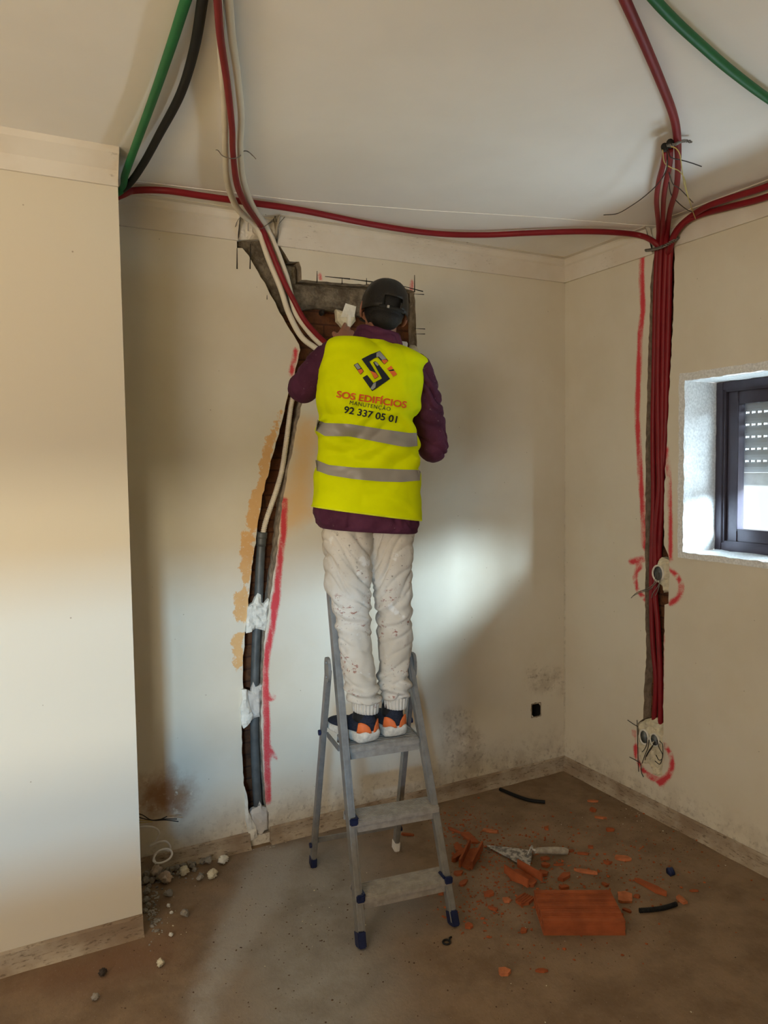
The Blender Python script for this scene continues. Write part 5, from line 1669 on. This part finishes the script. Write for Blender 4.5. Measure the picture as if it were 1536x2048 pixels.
# cut the rear opening
cut = [f for f in bm.faces if len(f.verts) == 4 and (HR.transposed() @ (f.calc_center_median() - HC)).y < -.07 and abs((HR.transposed() @ (f.calc_center_median() - HC)).x - .008) < .034 and (HR.transposed() @ (f.calc_center_median() - HC)).z < 0.004]
big_ = [f for f in bm.faces if len(f.verts) > 4 and (HR.transposed() @ (f.calc_center_median() - HC)).z < 0.03]
bmesh.ops.delete(bm, geom=cut + big_, context='FACES')
bmesh.ops.recalc_face_normals(bm, faces=bm.faces)
cp = bm_obj('cap', bm, capm, None, True)
so = cp.modifiers.new('s', 'SOLIDIFY'); so.thickness = 0.003; so.offset = 0
toman(cp)
bm = bmesh.new()
g = [[bm.verts.new(hp3(math.sin(a) * (.078 + .020 * r * (1 - abs(a) / 2.2)), math.cos(a) * .088 + .066 * r * math.cos(a * .75) + .004, -.018 - .012 * r - .018 * abs(math.sin(a)) ** 2)) for r in np.linspace(0, 1, 6)] for a in np.linspace(-1.0, 1.0, 25)]
for i in range(24):
    for k in range(5): bm.faces.new((g[i][k], g[i + 1][k], g[i + 1][k + 1], g[i][k + 1]))
pk = bm_obj('cap_peak', bm, capm, None, True)
so = pk.modifiers.new('s', 'SOLIDIFY'); so.thickness = 0.004
bm = bmesh.new()
st_ = [hp3(.102 * .96 * math.sin(a), -.010 - .110 * math.cos(a) * .98, -.040) for a in np.linspace(-.48, .62, 12)]
for i in range(len(st_) - 1):
    q = [bm.verts.new(st_[i] + hz_ * .007), bm.verts.new(st_[i + 1] + hz_ * .007), bm.verts.new(st_[i + 1] - hz_ * .007), bm.verts.new(st_[i] - hz_ * .007)]
    bm.faces.new(q)
bmesh.ops.remove_doubles(bm, verts=bm.verts, dist=1e-5)
strap = bm_obj('cap_strap', bm, MAT['black_dark'], None, True)
so = strap.modifiers.new('s', 'SOLIDIFY'); so.thickness = 0.003
bm = bmesh.new()
add_box(bm, hp3(-.012, -.122, -.040), (.009, .005, .011), HR, .001)
bk = bm_obj('buckle', bm, simple('silver_buckle', (0.65, 0.65, 0.65, 1), 0.3, 0.8), None)
for o in (pk, strap, bk):
    o.parent = cp
    for v in o.data.vertices: v.co += MO

# --- what stands in the niche and what he holds
bm = bmesh.new()
add_box(bm, at(806, 700, 1, -.035), (.036, .030, .075), Matrix.Rotation(.03, 3, 'Y'), .004)
tag(bm_obj('junction_box', bm, simple('white_box_plastic', (0.72, 0.70, 0.64, 1), 0.4, var=.04)), 'white plastic box in the wall niche right of the worker\'s collar', 'box')
tag(lump('gypsum_blob', at(826, 718, 1, -.012) - Vector((0, 0, .03)), (.028, .03, .045), MAT['mortar_cream'], rough=.25), 'pale gypsum blob in the niche beside the white box', 'plaster')
bm = bmesh.new()
tp = ab(697, 655, .33)
add_beam(bm, tp, tp + Vector((.005, .0, .055)), .016, .012, (1, 0, 0), .002)
f = [(-.030, 0), (.034, .004), (.044, .05), (-.006, .06)]
bl = [tp + Vector((a, .012, .045 + b)) for a, b in f]
vs = [bm.verts.new(p) for p in bl] + [bm.verts.new(p + Vector((0, .002, 0))) for p in bl]
bm.faces.new(vs[:4]); bm.faces.new(list(reversed(vs[4:]))); [bm.faces.new((vs[i], vs[4 + i], vs[4 + (i + 1) % 4], vs[(i + 1) % 4])) for i in range(4)]
bmesh.ops.recalc_face_normals(bm, faces=bm.faces)
tag(bm_obj('putty_knife', bm, MAT['mortar_pale']), 'plaster-caked putty knife in the worker\'s raised left hand', 'tool')

# ------------------------------------------------------------------ on the floor
# hollow brick
b0 = at(1087, 1871, 2, 0); b1_ = at(1251, 1871, 2, 0)
bdir = (b1_ - b0); BL_ = bdir.length; bdir.normalize(); bnor = Vector((-bdir.y, bdir.x, 0))
BW, BH = 0.195, 0.053
hb = empty('hollow_brick', b0 + bdir * BL_ / 2 + bnor * BW / 2, math.atan2(bdir.y, bdir.x))
tag(hb, 'whole ribbed terracotta hollow brick lying flat among its shards', 'brick')
bm = bmesh.new()
NH = 4
prof = []
cell = BW / NH
# outer box built from webs so that the cavities are open through the length
for i in range(NH + 1):
    add_box(bm, (0, -BW / 2 + i * cell + (0.004 if i == 0 else -0.004 if i == NH else 0), BH / 2), (BL_ - 0.002, 0.0078, BH - 0.004))
add_box(bm, (0, 0, 0.004), (BL_, BW, 0.008)); add_box(bm, (0, 0, BH - 0.004), (BL_, BW, 0.008)); add_box(bm, (0, 0, BH / 2), (BL_, BW, 0.006))
bmk = bm_obj('body', bm, MAT['brick'], hb)
bm = bmesh.new()
for i in range(17):
    y = -BW / 2 + 0.012 + i * (BW - 0.024) / 16
    if i % 4 == 0: continue
    add_box(bm, (0, y, BH + 0.0003), (BL_ - 0.002, 0.0066, 0.0044), bevel=0.001)
for i in range(4):
    add_box(bm, (0, -BW / 2 - 0.0006, 0.012 + i * 0.0125), (BL_ - 0.002, 0.0028, 0.0062), bevel=0.001)
bm_obj('ribs', bm, MAT['brick'], hb)


def shard(px, py, Lpx, Wpx, ang, hgt, label, mat='brick', ribs=False, channel=False, seed=0, group=None, cat='brick shard', tilt=0.0):
    """broken flat piece of brick; size and heading from what is seen of it"""
    c_ = at(px, py, 2, 0)
    dist = (c_ - CAM).length
    ppm = FPX / ((c_ - CAM).dot(FW))
    a = math.radians(ang)
    e = at(px + math.cos(a) * Lpx / 2, py - math.sin(a) * Lpx / 2, 2, 0); s_ = at(px - math.cos(a) * Lpx / 2, py + math.sin(a) * Lpx / 2, 2, 0)
    d = (e - s_); L = d.length; rz = math.atan2(d.y, d.x)
    W = Wpx / ppm * 1.25
    rnd = random.Random(seed * 7 + 3)
    n = 6 if L < .06 else 8
    pts = []
    for i in range(n):
        q = 2 * math.pi * i / n + rnd.uniform(-.38, .38)
        k = 1 / max(abs(math.cos(q)), abs(math.sin(q))) ** 0.75
        pts.append((math.cos(q) * L / 2 * k * rnd.uniform(.78, 1.0) * .92, math.sin(q) * W / 2 * k * rnd.uniform(.75, 1.05)))
    bm = bmesh.new()
    lo = [bm.verts.new((x * rnd.uniform(.9, 1.04), y * rnd.uniform(.9, 1.04), 0)) for x, y in pts]
    hi = [bm.verts.new((x, y, hgt * rnd.uniform(.85, 1.1))) for x, y in pts]
    bm.faces.new(list(reversed(lo))); bm.faces.new(hi)
    for i in range(n): bm.faces.new((lo[i], lo[(i + 1) % n], hi[(i + 1) % n], hi[i]))
    if channel:
        for s2 in (-1, 1):
            add_box(bm, (0, s2 * W * .42, hgt + .016), (L * .86, .008, .034), Matrix.Rotation(rnd.uniform(-.04, .04), 3, 'Z'), .001)
    if ribs:
        for i in range(4):
            add_box(bm, (0, (-1.5 + i) * W * .2, hgt + .0008), (L * .72, W * .085, .003), None, .0008)
    o = bm_obj('brick_shard', bm, MAT[mat], None)
    o.location = (c_.x, c_.y, 0.001); o.rotation_euler = (tilt, 0, rz)
    if tilt:
        o.location.z += abs(math.sin(tilt)) * W * .5
    tag(o, label, cat, group or 'terracotta shards scattered on the floor')
    return o


SH = [
    (942, 1720, 56, 24, 62, .010, 'big channel-shaped brick shard standing ribs up beside the ladder leg', 'brick', False, True),
    (938, 1677, 44, 16, -38, .010, 'brick shard lying behind the channel-shaped one by the trowel tip', 'brick', False, False),
    (907, 1662, 32, 6, -22, .008, 'long thin brick splinter behind the pile by the ladder', 'brick', False, False),
    (918, 1716, 34, 11, 42, .022, 'brick shard leaning in the pile right at the ladder rail', 'brick', False, False),
    (916, 1697, 24, 14, -60, .010, 'small square brick shard in the middle of the pile by the ladder', 'brick', False, False),
    (917, 1749, 24, 12, 10, .010, 'brick shard under the channel-shaped piece near the ladder rail', 'brick', False, False),
    (1046, 1760, 66, 36, -32, .012, 'broken brick corner with a raised web below the trowel blade', 'brick', False, True),
    (1048, 1804, 34, 22, 38, .014, 'ribbed brick shard touching the left end of the whole brick', 'brick', True, False),
    (977, 1791, 20, 13, 25, .012, 'small square brick shard left of the ribbed one', 'brick', False, False),
    (980, 1664, 38, 10, -10, .007, 'flat long brick shard behind the trowel', 'brick_light', False, False),
    (1086, 1750, 24, 13, 5, .014, 'brick chunk right of the trowel blade corner', 'brick', False, False),
    (1129, 1757, 30, 12, 32, .014, 'brick chunk above the whole brick near its middle', 'brick', False, False),
    (1173, 1746, 60, 9, -10, .009, 'longest thin brick splinter above the whole brick', 'brick_light', False, False),
    (1128, 1778, 24, 9, 8, .012, 'brick chunk just behind the whole brick', 'brick', False, False),
    (1250, 1798, 28, 26, 85, .012, 'squarish pale-edged brick piece right of the whole brick', 'brick_light', False, False),
    (1303, 1777, 82, 15, -27, .012, 'long club-shaped brick shard on the right', 'brick', False, False),
    (1363, 1802, 28, 11, -38, .010, 'oblong brick shard beyond the end of the black hose piece', 'brick_light', False, False),
    (1246, 1719, 42, 15, -8, .009, 'triangular brick shard right of the trowel handle', 'brick_light', False, False),
    (1215, 1728, 20, 8, -5, .010, 'small brick chip left of the triangular shard', 'brick', False, False),
    (1186, 1604, 27, 6, -4, .008, 'oval brick chip farthest back near the right corner', 'brick_light', False, False),
    (1186, 1622, 8, 10, 60, .010, 'small upright brick chip just below the farthest oval chip', 'brick', False, False),
    (1201, 1637, 28, 7, -6, .008, 'oval brick chip third from the back near the right corner', 'brick_light', False, False),
    (1093, 1659, 11, 9, 0, .010, 'round brick crumb above the trowel handle', 'brick', False, False),
    (1221, 1662, 20, 8, 0, .012, 'brick chunk between the far oval chips and the triangular shard', 'brick', False, False),
    (1181, 1696, 14, 6, -5, .008, 'small brick chip right of the end of the trowel handle', 'brick', False, False),
    (1166, 1709, 28, 6, -6, .007, 'thin brick chip below the end of the trowel handle', 'brick', False, False),
    (1140, 1704, 20, 6, 0, .007, 'flat brick chip touching the end of the trowel handle', 'brick', False, False),
    (1009, 1947, 34, 16, 2, .012, 'pink-faced brick shard alone in the foreground', 'brick_light', False, False),
    (1083, 1944, 33, 7, 0, .008, 'thin brick shard right of the pink-faced one in the foreground', 'brick', False, False),
    (1047, 1864, 18, 10, 10, .010, 'brick chip left of the front edge of the whole brick', 'brick', False, False),
    (937, 1855, 18, 13, 30, .010, 'brick chip beside the front right ladder foot', 'brick', False, False),
    (927, 1768, 22, 10, 40, .008, 'brick chip below the pile, right of the lowest ladder step', 'brick', False, False),
    (984, 1819, 26, 9, -20, .008, 'brick chip between the ladder foot and the ribbed shard', 'brick', False, False),
    (1014, 1803, 20, 12, 0, .009, 'cracked brick chip left of the ribbed shard', 'brick_light', False, False),
    (1254, 1823, 22, 7, -22, .008, 'brick splinter at the right front corner of the whole brick', 'brick', False, False),
    (1274, 1795, 16, 8, -15, .009, 'brick chip right of the squarish pale-edged piece', 'brick', False, False),
    (1210, 1771, 14, 8, -35, .008, 'brick chip behind the right end of the whole brick', 'brick', False, False),
    (1387, 1783, 24, 5, 0, .006, 'thin brick splinter farthest right near the skirting', 'brick', False, False),
    (1090, 1719, 22, 8, 0, .010, 'brick chip right of the trowel blade neck', 'brick', False, False),
    (1091, 1733, 16, 11, 20, .012, 'brick chip between trowel blade and brick chunk', 'brick', False, False),
    (1118, 1731, 24, 6, 5, .007, 'crooked brick splinter below the trowel handle', 'brick', False, False),
    (882, 1790, 14, 6, 0, .008, 'brick chip to the right of the lowest ladder step underside', 'brick', False, False),
    (815, 1671, 30, 6, -4, .008, 'brick chip behind the ladder near its rear right leg', 'brick', False, False),
    (850, 1789, 20, 8, -20, .008, 'brick chip in front of the lowest ladder step', 'brick', False, False),
]
for i, s in enumerate(SH):
    shard(s[0], s[1], s[2], s[3], s[4], s[5], s[6], s[7], s[8], s[9], seed=i)

# brick crumbs and grit, nobody could count them
def crumbs(name, label, cat, zones, mat, smin, smax, n, h=0.6):
    bm = bmesh.new()
    rr = random.Random(len(label))
    for k in range(n):
        cx_, cy_, sx_, sy_ = zones[rr.randrange(len(zones))]
        px = rr.gauss(cx_, sx_); py = rr.gauss(cy_, sy_)
        p = at(px, py, 2, 0)
        if p.x > -0.03 or p.y > -0.035 or (p.x < PX + .03 and p.y > PY - .04): continue
        if p.x < PX + .0: 
            if p.y > PY - .04: continue
        r = rr.uniform(smin, smax) * rr.uniform(.4, 1)
        vs = bmesh.ops.create_icosphere(bm, subdivisions=1, radius=1.0)['verts']
        R3 = Matrix.Rotation(rr.uniform(0, 6.3), 3, 'Z')
        for v in vs:
            v.co = Vector((v.co.x * r * rr.uniform(.7, 1.5), v.co.y * r * rr.uniform(.5, 1.1), v.co.z * r * h * rr.uniform(.6, 1)))
            v.co = R3 @ v.co + Vector((p.x, p.y, r * h * .6))
    o = bm_obj(name, bm, mat)
    return tag(o, label, cat, kind='stuff')


crumbs('brick_crumbs', 'tiny terracotta crumbs strewn between ladder, trowel and skirting', 'rubble', [(985, 1700, 45, 35), (1040, 1720, 60, 45), (960, 1800, 45, 35), (1150, 1740, 90, 50), (1250, 1720, 110, 60), (920, 1650, 40, 22), (1080, 1800, 90, 60)], MAT['brick'], .002, .008, 1300)
crumbs('dark_grit', 'dark grit sprinkled over the whole dusty floor', 'grit', [(1200, 1640, 110, 50), (1000, 1640, 120, 40), (700, 1780, 160, 90), (1100, 1900, 220, 80), (500, 1900, 200, 90), (1330, 1700, 70, 50)], simple('dark_grit_mat', (0.09, 0.05, 0.03, 1), 0.95, var=.3), .0016, .0038, 1000)
crumbs('pale_grit', 'small pale plaster flakes sprinkled on the floor', 'grit', [(1290, 1640, 30, 12), (1080, 1800, 150, 120), (330, 1830, 40, 30), (640, 1800, 120, 70)], MAT['mortar_cream'], .0016, .0042, 70)

# trowel
A_ = at(975, 1692, 2, 0.012); Bc = at(1058, 1740, 2, 0.006); Cc = at(1064, 1702, 2, 0.010)
trw = empty('trowel', Vector((Bc.x, Bc.y, 0))); tag(trw, 'mortar-caked trowel with worn grey handle lying behind the whole brick', 'trowel')
TO = -Vector(trw.location)
bm = bmesh.new()
loop = [A_ + Vector((0, .004, 0)), A_.lerp(Cc, .5) + Vector((0, .006, 0)), Cc, Bc.lerp(Cc, .5) + (Cc - A_).normalized() * .004, Bc, A_.lerp(Bc, .5), A_ - Vector((0.006, .006, 0))]
lo = [bm.verts.new(p + TO) for p in loop]; hi = [bm.verts.new(p + TO + Vector((0, 0, .003))) for p in loop]
bm.faces.new(list(reversed(lo))); bm.faces.new(hi); [bm.faces.new((lo[i], lo[(i + 1) % 7], hi[(i + 1) % 7], hi[i])) for i in range(7)]
bmesh.ops.recalc_face_normals(bm, faces=bm.faces)
tm = NT('caked_steel', 0.5, 0.5)
c = tm.mix(tm.ramp(tm.noise(45, 5, .7), .42, .58), (0.16, 0.15, 0.14, 1), (0.55, 0.52, 0.47, 1)); tm.color(c); tm.bump(tm.noise(70, 4, .6), .5, .004)
bm_obj('blade', bm, tm.m, trw)
tube('tang', [p + TO for p in [Cc.lerp(Bc, .25) + Vector((-.02, 0, .006)), Cc.lerp(Bc, .1) + Vector((.0, 0, .028)), at(1066, 1699, 2, .045), at(1078, 1702, 2, .040)]], .0045, tm.m, trw, 10, 6)
tube('handle', [p + TO for p in [at(1070, 1702, 2, .040), at(1080, 1701, 2, .036), at(1105, 1701, 2, .028), at(1128, 1702, 2, .020), at(1136, 1704, 2, .016)]], [.0105, .0125, .0150, .0145, .0110], simple('dusty_handle', (0.36, 0.32, 0.26, 1), .8, var=.2, scale=60, bump=.3), trw, 16, 6)

# offcuts of black corrugated hose, a black cap, a rubber ring
def offcut(path, label, r):
    hp2 = catmull(path, 30)
    return tag(tube('hose_offcut', hp2, r, MAT['black_conduit'], None, 12, 1, smoothpath=False, wave=(.08, .007)), label, 'hose')


offcut([at(1000, 1578, 2, .010), at(1028, 1590, 2, .010), at(1058, 1600, 2, .010), at(1090, 1604, 2, .010)], 'black corrugated hose offcut lying far back near the corner', .0085)
offcut([at(1279, 1821, 2, .009), at(1305, 1819, 2, .009), at(1330, 1815, 2, .009), at(1352, 1808, 2, .009)], 'black corrugated hose offcut in front of the long brick shard', .0085)
bm = bmesh.new()
cpt = at(1342, 1743, 2, .013)
add_tube(bm, [cpt + Vector((-.007, .003, -.002)), cpt + Vector((.009, -.004, .002))], .0155, 20, 3)
add_tube(bm, [cpt + Vector((-.010, .004, -.002)), cpt + Vector((-.006, .003, -.002))], .0175, 20, 2)
tag(bm_obj('plastic_cap', bm, MAT['navy'], None, True), 'small round dark blue plastic cap near the right skirting', 'cap')
rc = at(893, 1884, 2, .004)
tag(tube('rubber_ring', [rc + Vector((math.cos(a) * .0125, math.sin(a) * .0125, 0)) for a in np.linspace(0, 2 * math.pi, 25)] + [rc + Vector((.020, .012, .002)), rc + Vector((.030, .016, 0))], .0035, MAT['black_dark'], None, 8, 1, smoothpath=False), 'small black rubber ring in front of the right ladder foot', 'ring')

# stones and plaster lumps by the pillar
stn = [(402, 1718, 12, 9), (418, 1724, 15, 12), (401, 1757, 13, 11), (338, 1788, 15, 11), (370, 1829, 14, 12), (291, 1765, 14, 12), (303, 1762, 13, 10), (308, 1748, 11, 9), (320, 1740, 12, 10), (333, 1735, 12, 10), (343, 1742, 11, 9), (352, 1736, 12, 9), (364, 1730, 13, 10), (377, 1728, 12, 10), (384, 1734, 11, 9), (357, 1748, 10, 8), (346, 1729, 10, 8), (326, 1752, 10, 8), (330, 1728, 10, 8),
       (294, 1786, 12, 10), (293, 1802, 11, 10), (297, 1812, 10, 9), (292, 1748, 14, 12), (300, 1740, 12, 10), (312, 1733, 11, 9), (371, 1740, 10, 8), (340, 1751, 9, 7), (390, 1741, 9, 7), (299, 1775, 10, 8), (316, 1759, 9, 7), (291, 1822, 9, 8), (384, 1720, 9, 7)]
named = {0: 'greenish grey stone at the wall foot, between two paler ones', 1: 'squarish grey stone at the wall foot left of the pale plaster lump', 2: 'greenish grey stone lying loose in front of the wall foot', 3: 'grey stone on the reddish dust below the gravel heap', 4: 'lone grey stone nearest the camera right of the pillar foot'}
base_st = [lump('stone', (0, 0, 0), (1, 1, .8), MAT['stone'], rough=.6, sub=2, freq=1.7, seed=q * 11.3, flat=True) for q in range(3)]
for i, (px, py, w, h) in enumerate(stn):
    src = base_st[i % 3]
    o = src if i < 3 else src.copy()
    if i >= 3: COL.objects.link(o)
    p = at(px, py + h * .35, 2, 0); ppm = FPX / ((p - CAM).dot(FW))
    p.y = min(p.y, -0.045)
    r = w / ppm / 2 * 1.15
    o.location = p; o.scale = (r, r * .85, r); o.rotation_euler = (0, 0, random.uniform(0, 6.3))
    if i in named: tag(o, named[i], 'stone', 'stones by the pillar foot')
    elif px < 306 and py > 1755: tag(o, 'small grey stone in the row lying along the pillar edge', 'stone', 'stones along the pillar edge')
    else: tag(o, 'small grey stone in the gravel heap at the foot of the back wall', 'stone', 'gravel heap at the wall foot')
lm = [(447, 1722, 20, 'pale_gypsum', 'crumbly pale plaster lump rightmost at the foot of the back wall'), (425, 1751, 22, 'cream_gypsum', 'cream plaster lump in front of the wall, right of the loose stone'), (369, 1745, 22, 'cream_gypsum', 'yellowish plaster lump at the right end of the gravel heap'),
      (332, 1760, 27, 'pinkish', 'largest pinkish plaster lump in front of the gravel heap'), (308, 1736, 26, 'pinkish', 'pinkish plaster lump under the white cable loops'), (337, 1812, 8, 'pale_gypsum', 'small white plaster crumb on the dust above the lone stone'), (321, 1928, 17, 'cream_gypsum', 'pale plaster lump alone in the left foreground'),
      (343, 1826, 7, 'pale_gypsum', 'tiny white plaster crumb left of the lone stone'), (206, 1947, 16, 'dark', 'dark crumbly lump in the left foreground'), (191, 1996, 15, 'greyish', 'greyish lump nearest the camera in the left foreground'), (342, 1871, 9, 'pale_gypsum', 'white plaster flake between the pillar foot and the foreground lump')]
bpy.data.materials.get('pinkish') or simple('pinkish', (0.52, 0.42, 0.33, 1), .9, var=.2, scale=40, bump=.5)
simple('dark', (0.06, 0.045, 0.035, 1), .9, var=.4, scale=60, bump=.5); simple('greyish', (0.36, 0.32, 0.27, 1), .9, var=.3, scale=60, bump=.5)
for px, py, w, mt, lb in lm:
    p = at(px, py + w * .25, 2, 0); ppm = FPX / ((p - CAM).dot(FW)); r = w / ppm / 2
    p.y = min(p.y, -.05)
    tag(lump('plaster_lump', p, (r, r * .8, r * .75), bpy.data.materials[mt], rough=.55, sub=3, rz=random.uniform(0, 3), freq=2.4), lb, 'plaster lump', 'plaster lumps')
crumbs('gravel_grit', 'fine gravel and rubble dust along the pillar edge and wall foot', 'gravel', [(300, 1800, 8, 40), (345, 1745, 28, 8), (300, 1755, 10, 14), (520, 1690, 14, 4), (305, 1840, 10, 14)], MAT['stone'], .003, .009, 480)
